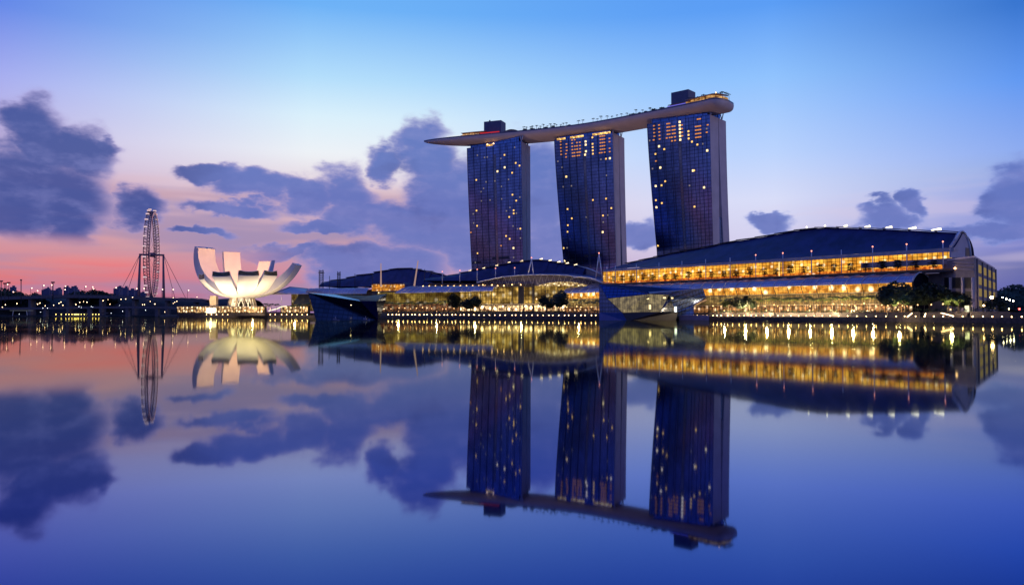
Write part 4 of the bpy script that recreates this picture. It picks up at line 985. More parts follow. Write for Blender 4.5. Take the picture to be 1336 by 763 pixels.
# floodlights added under the petals, standing in for the light on them
def flood(loc, tgt, energy, col, spot, label, parent_box=True):
    o = thing('floodlight', label, 'floodlight', loc, 0, 'added floodlights round the museum')
    d = (Vector(tgt) - Vector(loc)).normalized()
    ld = bpy.data.lights.new('added_flood_lamp', 'SPOT'); ld.energy = energy; ld.color = col; ld.spot_size = R(spot); ld.spot_blend = 0.7; ld.shadow_soft_size = 1.5
    l = bpy.data.objects.new('added_flood_lamp', ld); COL.objects.link(l); l.parent = o; l.rotation_euler = d.to_track_quat('-Z', 'Y').to_euler(); l.location = d * 1.0
    b = MB(); b.box((0, 0, 0), 1.2, 1.0, 0.8); b.build('housing', dark_metal, o, origin=0)
FL = 'small dark added floodlight on the quay throwing light up at the museum petals'
for dx, dy, tx, tz, e, c in ((-34, -44, -18, 32, 64000, (1, .74, .42)), (-8, -52, -4, 34, 70000, (1, .78, .50)), (20, -50, 12, 34, 66000, (1, .74, .42)), (44, -36, 30, 30, 60000, (1, .72, .42))):
    flood(MC + Vector((dx, dy, 5.2)), MC + Vector((tx, -14, tz)), e, c, 84, FL)
ld = bpy.data.lights.new('added_bowl_lamp', 'SPOT'); ld.energy = 300000; ld.color = (1, .46, .15); ld.shadow_soft_size = 3; ld.spot_size = R(118); ld.spot_blend = 0.5; l = bpy.data.objects.new('added_bowl_lamp', ld); COL.objects.link(l); l.parent = mus; l.location = (10, -14, 42); l.rotation_euler = Vector((-30, 36, 14)).to_track_quat('-Z', 'Y').to_euler()  # lamp without a fixture, added to turn the inner petals peach

for T_, lab_ in ((T1, 'leftmost'), (T2, 'middle'), (T3, 'rightmost')):  # unseen ground floodlights added to brighten the underside of the deck
    fl_ = (T_[1] + T_[2]) / 2 - T_[3] * 62; fl_.z = 2.4; tg_ = (T_[1] + T_[2]) / 2 + T_[4] * 8; tg_.z = RIM - 6
    o = thing('floodlight', 'added floodlight on the ground throwing light up at the deck over the %s hotel tower' % lab_, 'floodlight', fl_, 0, 'added floodlights below the rooftop deck')
    d_ = (tg_ - fl_).normalized(); ld = bpy.data.lights.new('added_flood_lamp', 'SPOT'); ld.energy = 150000; ld.color = (1, .66, .50); ld.spot_size = R(58); ld.spot_blend = 1.0; ld.shadow_soft_size = 2.5
    l = bpy.data.objects.new('added_flood_lamp', ld); COL.objects.link(l); l.parent = o; l.rotation_euler = d_.to_track_quat('-Z', 'Y').to_euler(); l.location = d_ * 1.5
    b = MB(); b.box((0, 0, 0), 1.6, 1.4, 1.0); b.build('housing', dark_metal, o, origin=0)
# ------------------------------------------------------------------ glass pavilions in the water
def poly_solid(b, pts, faces, uvs=None):
    for f in faces:
        q = [Vector(pts[k]) for k in f]; n = (q[1] - q[0]).cross(q[2] - q[0])
        nn_ = n.normalized(); e1 = Vector((-nn_.y, nn_.x, 0)); e1 = e1.normalized() if e1.length > 1e-3 else Vector((1, 0, 0)); e2 = nn_.cross(e1); o = q[0]
        b.face(q, [((p - o).dot(e1), (p - o).dot(e2)) for p in q])
dark_glass = glass_grid('pavilion_dark_glass', (0.004, 0.005, 0.012), 0.10, 2.8, 2.8, linew=0.12, rough=0.15)
blue_facet = glass_grid('pavilion_roof_glass', (0.03, 0.10, 0.30), 0.55, 1.4, 1.4, linew=0.06, rough=0.2, coat=(0.4, 0.75, 1.0))
pv = thing('glass_pavilion', 'dark boat shaped glass pavilion with blue sloping roof, standing in the water', 'pavilion', at(455, 417, 468))
Yf, Yb = 468, 500
P_ = dict(a=at(402, 382, Yf + 8), b=at(470, 392.8, Yf), c=at(491, 393, Yf + 4), d=at(505, 383, Yb - 4), e=at(503, 392, Yb - 6), f=at(497, 408, Yb - 12), g=at_z(494, 417.3, -0.6), h=at_z(413, 417.3, -0.6), i=at(436, 384, Yb - 4), j=at(468, 390.8, Yb - 18), k=at(410, 384, Yb + 6), l=at(480, 386, Yb + 6))
P_['bk1'] = at(415, 408, Yb + 8); P_['bk2'] = at(494, 408, Yb + 8); P_['bk1'].z = P_['bk2'].z = -0.6
for p in ('g', 'h'): P_[p] = at(494 if p == 'g' else 413, 410, Yf + 2 if p == 'h' else Yf + 10); P_[p].z = -0.6
b = MB(); poly_solid(b, P_, ['habcg', 'gcef', 'cde', 'efd', ('f', 'd', 'l', 'bk2'), ('g', 'f', 'bk2'), ('h', 'g', 'bk2', 'bk1'), ('h', 'bk1', 'k', 'a'), ('bk1', 'bk2', 'l', 'k')]); b.build('glass_hull', dark_glass, pv)
b = MB(); poly_solid(b, P_, ['abji', 'aik']); b.build('roof_facet', blue_facet, pv)
b = MB(); poly_solid(b, P_, ['bcj', 'cdlj', 'jlki'][0:2] + ['jli', 'ilk']); b.build('inner_roof', dark_glass, pv)
for p in (at(458, 398, Yf - 0.5), at(499.5, 388, Yb - 8), at(501, 403, Yb - 12), at(494, 381.8, Yb - 4)):
    bb = MB(); bb.lathe([(0, -.3), (.35, 0), (0, .3)], p, 8); bb.build('wall_lamp', emat('small_lamp_glow', (1, .75, .45), 5.0), pv)

pr = thing('glass_pavilion', 'blue crystal glass pavilion with a pale lit window band, standing in the water', 'pavilion', at(830, 417, 452))
Y0, Y1 = 448, 452
def wz(x, Y, z): p = at(x, 400, Y); p.z = z; return p
Q_ = dict(a=at(781.5, 370.5, 462), b=wz(782, 462, -0.6), c=wz(818, Y0, -0.6), d=at(812, 408, Y0), e=at(792.5, 389.5, Y0 + 4), f=at(848, 383.5, Y0 - 2), g=at(873, 384.5, Y0 + 2), h=at(861, 407, Y0 + 2), m=at(846, 380.5, 470), n=at(846, 398, 474))
blue_glass = glass_grid('pavilion_blue_glass', (0.02, 0.035, 0.13), 0.22, 2.4, 2.4, linew=0.14, rough=0.2, coat=(0.3, 0.5, 1.0))
blue_base = pmat('pavilion_blue_panel', (0.05, 0.10, 0.30), 0.3, var=0.12)
Q_['d0'] = at(781.8, 407.6, 462)
b = MB(); poly_solid(b, Q_, [('a', 'd0', 'd', 'e'), ('a', 'e', 'f'), ('a', 'f', 'm')]); b.build('tilted_facet', blue_glass, pr)
b = MB(); poly_solid(b, Q_, [('d0', 'b', 'c', 'd')]); b.build('base_panel', blue_base, pr)
pale = lit_wall('pavilion_light', (0.62, 0.48, 0.22), 0.42, 1.35, 2.6, dark=0.65, linew=0.09, low=(0.42, 0.33, 0.16), frame=(0.02, 0.025, 0.06))
b = MB(); poly_solid(b, Q_, [('e', 'd', 'h', 'g', 'f')]); b.build('lit_glass', pale, pr)
Q_.update(i=at(884, 407, 462), j=wz(882, 462, -0.6), k=wz(818, Y0, -0.6), o=at(868, 391, 455), p=at(875.5, 391, 457), q=at(881.5, 407, 460))
b = MB(); poly_solid(b, Q_, [('d', 'c', 'j', 'i', 'h')]); b.build('dark_base', pmat('navy_panel', (0.008, 0.010, 0.03), 0.4), pr)
b = MB(); poly_solid(b, Q_, [('h', 'q', 'p', 'o')]); b.face([Q_['q'], Q_['q'] + Vector((2, 10, 0)), Q_['p'] + Vector((1, 10, 0)), Q_['p']]); b.build('dark_prow', dark_glass, pr)
Q_.update(r=at(917, 376.5, 480), s=at(921, 388, 480), t=at(900, 402, 470), u=at(884, 407, 464), v=at(905, 377, 490))
navy_glass = glass_grid('pavilion_navy_glass', (0.02, 0.045, 0.16), 0.16, 2.6, 2.6, linew=0.14, rough=0.2, coat=(0.4, 0.55, 1.0))
b = MB(); poly_solid(b, Q_, [('g', 'p', 'q', 'u', 't', 's', 'r', 'f')][0:1]); b.build('right_facet', navy_glass, pr)
b = MB(); poly_solid(b, Q_, [('f', 'r', 'v', 'm')]); b.build('roof_facet', pmat('pavilion_roof_panel', (0.30, 0.22, 0.26), 0.5), pr)
b = MB(); poly_solid(b, Q_, [('i', 'j', 'b'), ]); 
bk = [wz(790, 486, -0.6), wz(905, 486, -0.6)]
bt = [at(783, 371, 484), at(905, 377, 490)]
b.quadm(bk[0], bk[1], bt[1], bt[0]); b.quadm(Q_['b'], bk[0], bt[0], Q_['a']); b.face([Q_['a'], Q_['m'], Q_['v'], bt[0]]); b.build('rear_glass', blue_glass, pr)
for (x, y, Y, w, h) in ((848, 400.5, Y0, 1.2, 2.6), (845, 389.5, Y0, 1.4, .8), (867, 388.5, Y0 + 1, 1.6, .9), (877, 388.8, 455, 1.2, .8)):
    bb = MB(); p = at(x, y, Y - .6); bb.box(p, w, .2, h); bb.build('lit_panel', W_white, pr)
bb = MB(); p = at(881.5, 403.5, 457); bb.box(p, 1.3, .3, 3.2); bb.build('lit_door', emat('door_glow', (.85, .95, 1), 2.0), pr)
for e0, e1 in (('a', 'e'), ('e', 'd'), ('e', 'f'), ('f', 'g'), ('d', 'h'), ('a', 'f'), ('r', 's'), ('f', 'r')):
    bb = MB(); bb.tube([Q_[e0], Q_[e1]], 0.14, 4); bb.build('edge_frame', dark_metal, pr)
# low landing stage right of it
b = MB(); a, c = wz(886, 470, 0), wz(925, 458, 0); b.prism([a, c, c + Vector((4, 16, 0)), a + Vector((4, 16, 0))], -1, 3.0); tag(b.build('landing_stage', pmat('stage_panel', (0.26, 0.18, 0.24), 0.6), origin=(a.x, a.y, 0)), 'low mauve landing stage on the water right of the blue pavilion', 'landing stage')
br = thing('gangway', 'sloping gangway with handrails climbing from the landing stage to the mall', 'gangway', at(900, 404, 476))
b = MB(); p0, p1 = at(886, 406.5, 474), at(922, 392, 492); b.slab([p0, p0 + Vector((0, 0, .8)), p1 + Vector((0, 0, .8)), p1], 3, (0, 1, 0)); b.build('ramp', pmat('ramp_tan', (0.35, 0.25, 0.16), 0.7), br)
for o_ in (0, 3):
    b = MB(); b.tube([p0 + Vector((0, o_, 2)), p1 + Vector((0, o_, 2))], 0.1, 4); b.build('handrail', white_metal, br)

# ------------------------------------------------------------------ observation wheel
WY = 1200
hub = at(198, 332.5, WY); wr = at(198, 273, WY).z - hub.z
wheel = thing('observation_wheel', 'giant observation wheel seen almost edge on, its capsules lit', 'observation wheel', (hub.x, hub.y, 0))
wa = R(109.0); wd = Vector((math.cos(wa), math.sin(wa), 0)); wx = Vector((-wd.y, wd.x, 0))
if wx.x < 0: wx = -wx
steel = pmat('wheel_steel', (0.15, 0.085, 0.12), 0.6)
def wp(a, r, o=0.0): return hub + wd * (r * math.cos(a)) + Vector((0, 0, r * math.sin(a))) + wx * o
N = 84
for o_ in (-4.0, 4.0):
    b = MB(); b.tube([wp(2 * math.pi * k / N, wr - 4, o_) for k in range(N + 1)], 0.62, 5, cap=False); b.build('rim', steel, wheel)
b = MB(); b.tube([wp(2 * math.pi * k / N, wr - 8, 0) for k in range(N + 1)], 0.55, 5, cap=False)
for k in range(N):
    a = 2 * math.pi * k / N; a2 = 2 * math.pi * (k + 1) / N
    b.tube([wp(a, wr - 4, -4), wp(a2, wr - 4, 4)], 0.34, 4); b.tube([wp(a, wr - 4, -4), wp(a, wr - 8, 0)], 0.2, 4); b.tube([wp(a, wr - 4, 4), wp(a, wr - 8, 0)], 0.2, 4); b.tube([wp(a, wr - 4, 4), wp(a, wr - 4, -4)], 0.26, 4)
b.build('rim_lattice', steel, wheel)
for k in range(28):
    a = 2 * math.pi * k / 28 + .06; b = MB(); b.tube([wp(a, 3, 5 if k % 2 else -5), wp(a, wr - 5, 0)], 0.14, 4); b.build('spoke', steel, wheel)
cap_lit = emat('capsule_glow', (1.0, 0.70, 0.78), 0.75)
for k in range(28):
    a = 2 * math.pi * (k + .5) / 28; c = wp(a, wr - 1.2, -2.6 if math.cos(a) < 0 else 2.6); b = MB(); b.lathe([(0, -2.1), (1.7, -1.6), (2.2, -0.6), (2.2, 0.6), (1.7, 1.6), (0, 2.1)], c, 10); cp_ = b.build('capsule', steel, wheel)
    b = MB(); b.lathe([(2.05, -1.1), (2.5, -1.0), (2.5, 1.0), (2.05, 1.1)], c, 10, smooth=False); b.build('capsule_window', cap_lit, cp_)
b = MB(); b.tube([hub - wx * 18, hub + wx * 18], 1.5, 10); b.build('axle', steel, wheel)
b = MB(); b.tube([hub - wx * 5, hub + wx * 5], 3.5, 12); b.build('hub', steel, wheel)
led = emat('rim_light_glow', (1.0, 0.50, 0.62), 0.5)
b = MB()
for k in range(N * 2):
    c = wp(math.pi * k / N, wr - 5.5, -4.6); b.box(c, 0.8, 0.8, 0.8)
    c = wp(math.pi * k / N, wr - 5.5, 4.6); b.box(c, 0.8, 0.8, 0.8)
b.build('rim_light', led, wheel)
for s in (-1, 1):
    for o2 in (-1, 1):
        b = MB(); tp = hub + wx * 16.5 * s; ft = hub + wx * 18.5 * s + wd * 14 * o2; ft.z = 2; b.tube([ft, tp], 1.3, 8); b.build('support_column', steel, wheel)
    for far_, o3 in ((62, 10), (42, -14)):
        b = MB(); ft = hub + wx * far_ * s + wd * o3; ft.z = 2; b.tube([hub + wx * 17 * s, ft], 0.35, 5); b.build('cable', steel, wheel)
b = MB(); p = at(196, 397, WY); b.box((p.x, p.y, 8), 90, 40, 12); term = b.build('terminal', pmat('terminal_wall', (0.05, 0.05, 0.09), 0.7), wheel)
b = MB()
for k in range(26): b.box((p.x - 42 + 3.4 * k, p.y - 20.2, 9 + 3 * ((k * 7) % 3 - 1)), 1.4, 0.2, 0.9)
b.build('terminal_window', emat('terminal_glow', (.7, .85, 1.0), 1.0), term)
# ------------------------------------------------------------------ left bank: bridges, jetty, lights
bridge_mat = pmat('bridge_concrete', (0.10, 0.085, 0.10), 0.8, var=0.2)
def bridge(label, pts, th, w, nb, ph, lampcol=None, name='road_bridge'):
    o = thing(name, label, 'bridge', (pts[len(pts) // 2].x, pts[len(pts) // 2].y, 0))
    b = MB()
    for i in range(len(pts) - 1):
        a, c = pts[i], pts[i + 1]; bk_ = Vector((0, w, 0)); dz = Vector((0, 0, th))
        b.quadm(a - dz, c - dz, c, a); b.quadm(c - dz + bk_, a - dz + bk_, a + bk_, c + bk_); b.quadm(a, c, c + bk_, a + bk_); b.quadm(a - dz + bk_, c - dz + bk_, c - dz, a - dz)
    b.build('deck', bridge_mat, o)
    b = MB(); b.tube([p + Vector((0, -.1, 1.2)) for p in pts], 0.18, 4); b.build('railing', dark_metal, o)
    for k in range(nb):
        t = (k + .5) / nb * (len(pts) - 1); i = int(t); p = pts[i].lerp(pts[i + 1], t - i); b = MB(); b.box((p.x, p.y + w / 2, (p.z - th - 2) / 2), 4, w * .7, p.z - th + 2); b.build('pier', bridge_mat, o)
    return o
bp = [at(x, y, 1120) for x, y in ((-60, 389), (20, 386.5), (80, 384.5), (130, 385), (180, 386.6), (230, 388.8), (270, 391))]
bridge('long raised road bridge crossing behind the left bank', bp, 4.5, 18, 7, 0)
bp2 = [at(x, y, 1000) for x, y in ((-60, 402), (40, 401), (110, 400), (170, 399.5), (215, 400), (245, 402.5))]
bridge('lower dark footbridge close above the water at the left', bp2, 2.6, 8, 6, 0, name='foot_bridge')
jt = thing('jetty', 'low jetty with a row of yellow lamps under its roof', 'jetty', at(104, 412, 1010))
b = MB(); a, c = at(68, 412, 1010), at(136, 412, 1010); a.z = c.z = 0; b.prism([a, c, c + Vector((0, 10, 0)), a + Vector((0, 10, 0))], -1, 1.4); b.build('deck', bridge_mat, jt)
b = MB(); b.prism([a, c, c + Vector((0, 10, 0)), a + Vector((0, 10, 0))], 4.2, 5.2); b.build('roof', bridge_mat, jt)
yl = emat('jetty_glow', (1.0, 0.78, 0.2), 5.0)
for k, x in enumerate([73, 80, 86, 90, 94, 97.5, 99, 102, 106, 110, 114, 119, 121, 125, 129]):
    p = at(x, 410.4, 1009); b = MB(); b.box((p.x, p.y, 2.9), 0.9 + (k in (5, 6, 7)) * 1.2, .4, .9); b.build('lamp', yl, jt)
for k in range(9):
    p = a.lerp(c, k / 8); b = MB(); b.tube([(p.x, p.y + .3, 0), (p.x, p.y + .3, 4.3)], 0.2, 5); b.build('post', dark_metal, jt)
jl = thing('floating_stage', 'pale roofed floating stage far left, low on the water', 'floating stage', at(28, 410, 1000))
b = MB(); p = at(28, 405, 1000); b.box((p.x, p.y, p.z), 24, 10, 0.5); b.build('roof', emat('stage_roof_painted_light', (.55, .6, .8), 0.18), jl)  # roof is no lamp; its brightness is put in as emission
for dx in (-10, 10):
    b = MB(); b.tube([(p.x + dx, p.y - 3, -1), (p.x + dx * .85, p.y - 3, p.z)], 0.35, 5); b.build('post', white_metal, jl)
b = MB(); b.box((p.x, p.y, 0.5), 26, 10, 1.4); b.build('pontoon', dark_stone, jl)
b = MB(); rr = random.Random(9); NBK = 90
tops = [at(-160 + 480 * k / NBK, 389.5 + 1.2 * math.sin(k * .5) + rr.uniform(-.6, .6) - (2.5 if 20 < k < 42 else 0), 1190).z for k in range(NBK + 1)]
b.grid(lambda u, v: Vector((at(-160 + 480 * u, 400, 1160).x, 1150 + 120 * v, 1.5 + (tops[min(NBK, int(round(u * NBK)))] - 1.5) * math.sin(math.pi * min(1, v * 1.05)) ** .5)), NBK, 8); structure(b.build('embankment', soil))
# lamp posts along the road bridge and the far bank
def lamp_proto(name, label, group, h, hr, glow, pr_=0.18, arm=0.0):
    o = thing(name, label, 'street lamp', (0, 0, -500), 0, group)
    b = MB(); pts = [(0, 0, 0), (0, 0, h)] + ([(arm * .5, 0, h + .5), (arm, 0, h + .4)] if arm else []); b.tube(pts, pr_, 6); b.build('pole', dark_metal, o, origin=0)
    b = MB(); b.lathe([(0, -hr), (hr * .75, -hr * .6), (hr, 0), (hr * .75, hr * .6), (0, hr)], (arm, 0, h + (hr if not arm else 0)), 8); b.build('lamp_head', glow, o, origin=0); return o
pinkl = emat('bridge_lamp_glow', (1.0, 0.58, 0.42), 5.0)
lp = lamp_proto('street_lamp', 'tall street lamp with a soft orange head standing along the far road bridge', 'street lamps along the road bridge', 14, 0.8, pinkl, 0.22, 1.6)
for x, y in [(10, 370.6), (41.5, 375.5), (49, 379), (57.3, 372), (67.5, 371.5), (85.5, 373), (85, 377.5), (112, 373.5), (121, 374), (122, 376.5), (151.5, 375), (178.5, 376.2), (188, 376), (212, 377.3), (226, 377.3), (246, 378.3), (17.5, 380.5)]:
    p = at(x, y, 1128); plant(lp, (p.x - 1.6, p.y, p.z - 14.4), 0, 1.0)
far_l = lamp_proto('street_lamp', 'small bright lamp scattered on the dark left bank', 'lamps scattered on the left bank', 3.0, 0.42, emat('bank_lamp_glow', (1.0, 0.66, 0.36), 8.0), 0.15)
for x, y in [(7, 397.7), (22, 397), (49, 397.5), (52, 395.8), (59, 398.6), (77, 396), (79.5, 394.2), (70, 398), (104, 395), (109, 392.4), (134.5, 392.6), (141, 389.8), (158, 390.5), (164, 390), (143.5, 396.3), (173, 388), (186, 397.4), (188.5, 397.4), (202, 397.4), (226, 388), (226, 394.7), (228, 393.7), (230.7, 393.3), (257, 387), (196, 392.5), (113.5, 395), (82, 398.5), (3, 400.5), (99, 398), (215, 406.4), (231, 401.8)]:
    p = at(x, y, 985 + (x * 7) % 40); plant(far_l, (p.x, p.y, p.z - 3.75), 0, 0.8 + 0.6 * random.random())
far_w = lamp_proto('street_lamp', 'small pale lamp low on the dark left bank', 'pale lamps on the left bank', 2.2, 0.34, emat('bank_pale_glow', (0.85, 0.92, 1.0), 5.0), 0.14)
for x, y in [(25, 409), (53, 406.5), (56, 402), (62, 402), (103, 400), (106, 400.5), (119, 399.5), (121, 399.7), (156, 397.5), (145, 408), (160, 406), (190, 404.5)]:
    p = at(x, y, 990); plant(far_w, (p.x, p.y, p.z - 2.8), 0, 0.7 + 0.5 * random.random())
gp = 'dark masts on the left bank'
for x, y0, y1, s in ((27.5, 364.5, 397, 0.55), (69, 367.5, 392, 0.7), (6.5, 369, 400, .5), (11.3, 368, 392, .3), (1.5, 366, 402, .5)):
    o = thing('floodlight_mast', 'dark floodlight mast standing on the left bank', 'mast', at(x, y1, 1040), 0, gp)
    b = MB(); b.tube([at(x, y1, 1040), at(x, y0, 1040)], s, 6); b.build('pole', dark_metal, o); b = MB(); p = at(x, y0 + .8, 1040); b.box(p, 4.5 if s != .55 else 2, 1.2, 1.8); b.build('light_frame', dark_metal, o)

# far skyline at the left
sk = pmat('far_building_hazed', (0.085, 0.085, 0.17), 0.9, var=0.15)  # haze of distance put into the bluish wall colour
for k, (x0, x1, y) in enumerate(((56, 66, 378), (60, 64.5, 376.4), (70, 78, 378.6), (74, 80, 377), (84, 90, 374.4), (91, 97, 375.5), (95, 100.5, 374.6), (100, 104, 379.4), (149, 156, 376.5), (153, 159, 374.6), (161, 167, 375.2), (168, 176, 378.2), (174, 182, 380), (104, 108, 382), (14, 20, 374.4), (183, 190, 382.5))):
    Y = 2400 + 60 * (k % 5); a, c = at(x0, 390, Y), at(x1, 390, Y); h = at(x0, y, Y).z
    o = thing('apartment_tower', 'hazy blue apartment block far off on the skyline at the left', 'apartment block', ((a.x + c.x) / 2, Y, 0), 0, 'far apartment blocks on the left skyline')
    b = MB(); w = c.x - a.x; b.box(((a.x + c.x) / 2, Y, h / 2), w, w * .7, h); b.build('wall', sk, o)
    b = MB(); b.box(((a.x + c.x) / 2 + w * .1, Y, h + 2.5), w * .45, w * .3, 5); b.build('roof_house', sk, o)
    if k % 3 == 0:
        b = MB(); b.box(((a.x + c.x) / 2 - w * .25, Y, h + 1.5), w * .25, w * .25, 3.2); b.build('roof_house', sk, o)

# ------------------------------------------------------------------ trees
GT = 'big dark rain trees along the waterfront'
rt = tree_proto('rain_tree', 'broad dark rain tree', 'tree', None, 14, 7.5, 1900, leaf_dark, 31, ls=0.75, trunk_h=0.3)
rt2 = tree_proto('rain_tree', 'dense dark rain tree', 'tree', None, 13, 6.5, 1700, leaf_dark, 37, ls=0.7, trunk_h=0.28)
def gtree(proto, px, Y, ytop, label, group=None, wide=1.0, base=None):
    p = at(px, 400, Y); p.z = GZ if base is None else base; h = at(px, ytop, Y).z - p.z; s = h / (14 if proto is rt else 13)
    return plant(proto, p, random.uniform(0, 6), (s * wide, s * wide, s), label, group)
gtree(rt, 594, 640, 384, 'round dark tree left of the pair of trees in front of the blue canopy mall')
gtree(rt2, 617, 628, 387, 'dark tree just left of the theatre glass, lit orange at its foot', wide=1.25)
gtree(rt2, 609, 632, 390, 'smaller dark tree tucked against the left side of the orange lit tree')
gtree(rt, 729.5, 572, 380.5, 'tallest dark rain tree before the golden theatre glass', wide=1.05)
gtree(rt2, 713, 580, 385.5, 'lower dark tree left of the tallest tree before the theatre')
gtree(rt, 1165, 378, 370, 'broad black tree in front of the right end of the vaulted canopy', wide=1.0)
gtree(rt2, 1182, 376, 373, 'dark tree overlapping the canopy arch at its left')
gtree(rt, 1213, 372, 371, 'tall dark tree standing before the closed arch of the canopy', wide=1.15)
gtree(rt2, 1243, 362, 378, 'dark tree before the stone pillars of the office block', wide=1.2)
gtree(rt, 1258, 366, 384, 'lower dark tree at the corner of the office block')
gtree(rt2, 1302, 420, 387.5, 'bushy dark tree right of the office block, below the row of white lamps', wide=1.1)
gtree(rt, 1290, 400, 393, 'small dark tree under the flaring street lamp')
gtree(rt, 962, 470, 389, 'spreading tree right of the blue pavilion, before the dim mall screen', wide=1.2)
gtree(rt2, 978, 468, 386, 'tree with a ragged top before the dim mall screen')
GL = 'dark trees on the left bank'
for k, x in enumerate([-6, 2, 10, 18, 25, 33, 42, 50, 108, 114, 120, 126, 132, 138, 144]):
    gtree(rt2 if k % 2 else rt, x, 1150 + (k % 3) * 15, (377, 380, 379, 381, 382, 383, 384, 385, 381.5, 380.3, 380.2, 381, 382, 383, 385)[k], 'dark tree standing behind the road bridge on the left bank', GL, wide=1.1, base=2)
# wooded hill far right and lit shrubs
b = MB(); rnd = random.Random(5)
hp_ = [(1284, 399), (1292, 391), (1302, 383), (1312, 377.5), (1322, 376), (1336, 378), (1360, 374), (1400, 372), (1460, 376)]
base0 = len(b.v)
hl = [at(x, y, 760) for x, y in hp_]
b.grid(lambda u, v: Vector((interp([k / 8 for k in range(9)], [p.x for p in hl], u), 760 + 160 * (v - .5), 1 + (interp([k / 8 for k in range(9)], [p.z for p in hl], u) - 1) * math.sin(math.pi * v))), 24, 8); structure(b.build('hill', leaf_dark))
b = MB()
for k in range(3800):
    u = rnd.random(); v = rnd.uniform(0.12, 0.55); x = interp([k2 / 8 for k2 in range(9)], [p.x for p in hl], u); z = 1 + (interp([k2 / 8 for k2 in range(9)], [p.z for p in hl], u) - 1) * math.sin(math.pi * v)
    c = Vector((x, 760 + 160 * (v - .5), z + rnd.uniform(-.5, 2.2) + 1.6 * math.sin(x * .23) )); d = Vector((rnd.gauss(0, 1), rnd.gauss(0, 1), rnd.gauss(0, 1))).normalized(); e_ = d.orthogonal().normalized(); s = rnd.uniform(.7, 1.7)
    b.face((c - d * s, c + e_ * s * .7, c + d * s, c - e_ * s * .7))
o = stuff(b.build('hill_wood', leaf_dark)); tag(o, 'dark wood covering the hill at the far right edge', 'wood')

# promenade palms
GPP = 'palms along the mall promenade'
pp = palm_proto('palm_tree', 'green palm in the long row between the blue pavilion and the right trees', 'palm tree', GPP, 8.0, 15, 3.5, leaf_palm, 41)
for k in range(34):
    px = 944 + k * 6.15 + random.uniform(-1, 1)
    if 955 < px < 985: continue
    p = hs(px, -15 - 3 * (k % 2)); plant(pp, p, random.uniform(0, 6), random.uniform(0.88, 1.1))
GPM = 'palms before the olive lit mall'
pm = palm_proto('palm_tree', 'green palm standing before the arcade of the low mall left of the theatre', 'palm tree', GPM, 9.5, 13, 3.8, leaf_palm, 43)
for k in range(21):
    px = 497 + k * 4.4 + random.uniform(-1, 1); p = ms(px, -10 - 4 * (k % 2)); plant(pm, p, random.uniform(0, 6), random.uniform(0.8, 1.1))
GPR = 'palms right of the theatre trees'
pq = palm_proto('palm_tree', 'green palm between the theatre trees and the blue glass pavilion', 'palm tree', GPR, 9.0, 14, 4.0, leaf_palm, 47)
for k in range(8):
    p = ms(752 + 4.6 * k, -22 - 3 * (k % 2)); plant(pq, p, random.uniform(0, 6), random.uniform(0.8, 1.1))
GPL = 'palms between the museum and the dark pavilion'
pl_ = palm_proto('palm_tree', 'palm standing on the quay between the museum and the dark pavilion', 'palm tree', GPL, 9.0, 13, 4.4, leaf_mid, 49)
for k, x in enumerate((346, 350, 354, 361, 382, 386, 390, 394, 398, 402)):
    p = at(x, 400, 745); p.z = 4.6; plant(pl_, p, random.uniform(0, 6), random.uniform(0.75, 1.0))
GPX = 'small uplit trees at the right end'
pu = tree_proto('small_tree', 'small yellow green tree lit from its foot at the right end of the promenade', 'tree', GPX, 7.5, 2.6, 500, leaf_mid, 53, ls=0.5, trunk_h=0.45)
for px, Y in ((1166, 368), (1180, 366), (1237, 352), (1251, 350), (947, 470)):
    p = at(px, 400, Y); p.z = GZ; plant(pu, p, random.uniform(0, 6), random.uniform(0.9, 1.15))

# ------------------------------------------------------------------ quay lamps and other lights
ql = thing('quay_lamp', 'low globe lamp of the long even row on the quay edge', 'quay lamp', (0, 0, -500), 0, 'globe lamps along the quay edge')
b = MB(); b.tube([(0, 0, 0), (0, 0, 0.45)], 0.12, 6); b.build('post', dark_metal, ql, origin=0)
b = MB(); b.lathe([(0, -.26), (.22, -.18), (.28, 0), (.22, .18), (0, .26)], (0, 0, .66), 8); b.build('globe', lamp_glow, ql, origin=0)
sh = shore_off(0.4)
def shore_at_px(px):
    for i in range(len(sh) - 1):
        x0, x1 = proj((sh[i].x, sh[i].y, 2))[0], proj((sh[i + 1].x, sh[i + 1].y, 2))[0]
        if x0 <= px <= x1:
            for k in range(60):
                p = sh[i].lerp(sh[i + 1], k / 59)
                if proj((p.x, p.y, 2))[0] >= px: return Vector((p.x, p.y, 2.2))
    return None
pxs = []; x = 219.0
while x < 405: pxs.append(x); x += 7.0
x = 505.0
while x < 783: pxs.append(x); x += 5.2 if x < 600 else 6.9
x = 903.0
while x < 1336:
    pxs.append(x); x += 6.2 if x < 940 else 7.2 + 5.5 * min(1, (x - 940) / 200)
for k, x in enumerate(pxs):
    p = shore_at_px(x)
    if p: plant(ql, p, 0, (1.15 if 1225 < x < 1310 else 0.95 + 0.2 * random.random()) * (1.1 if x < 620 else .85 if x < 1000 else .72))
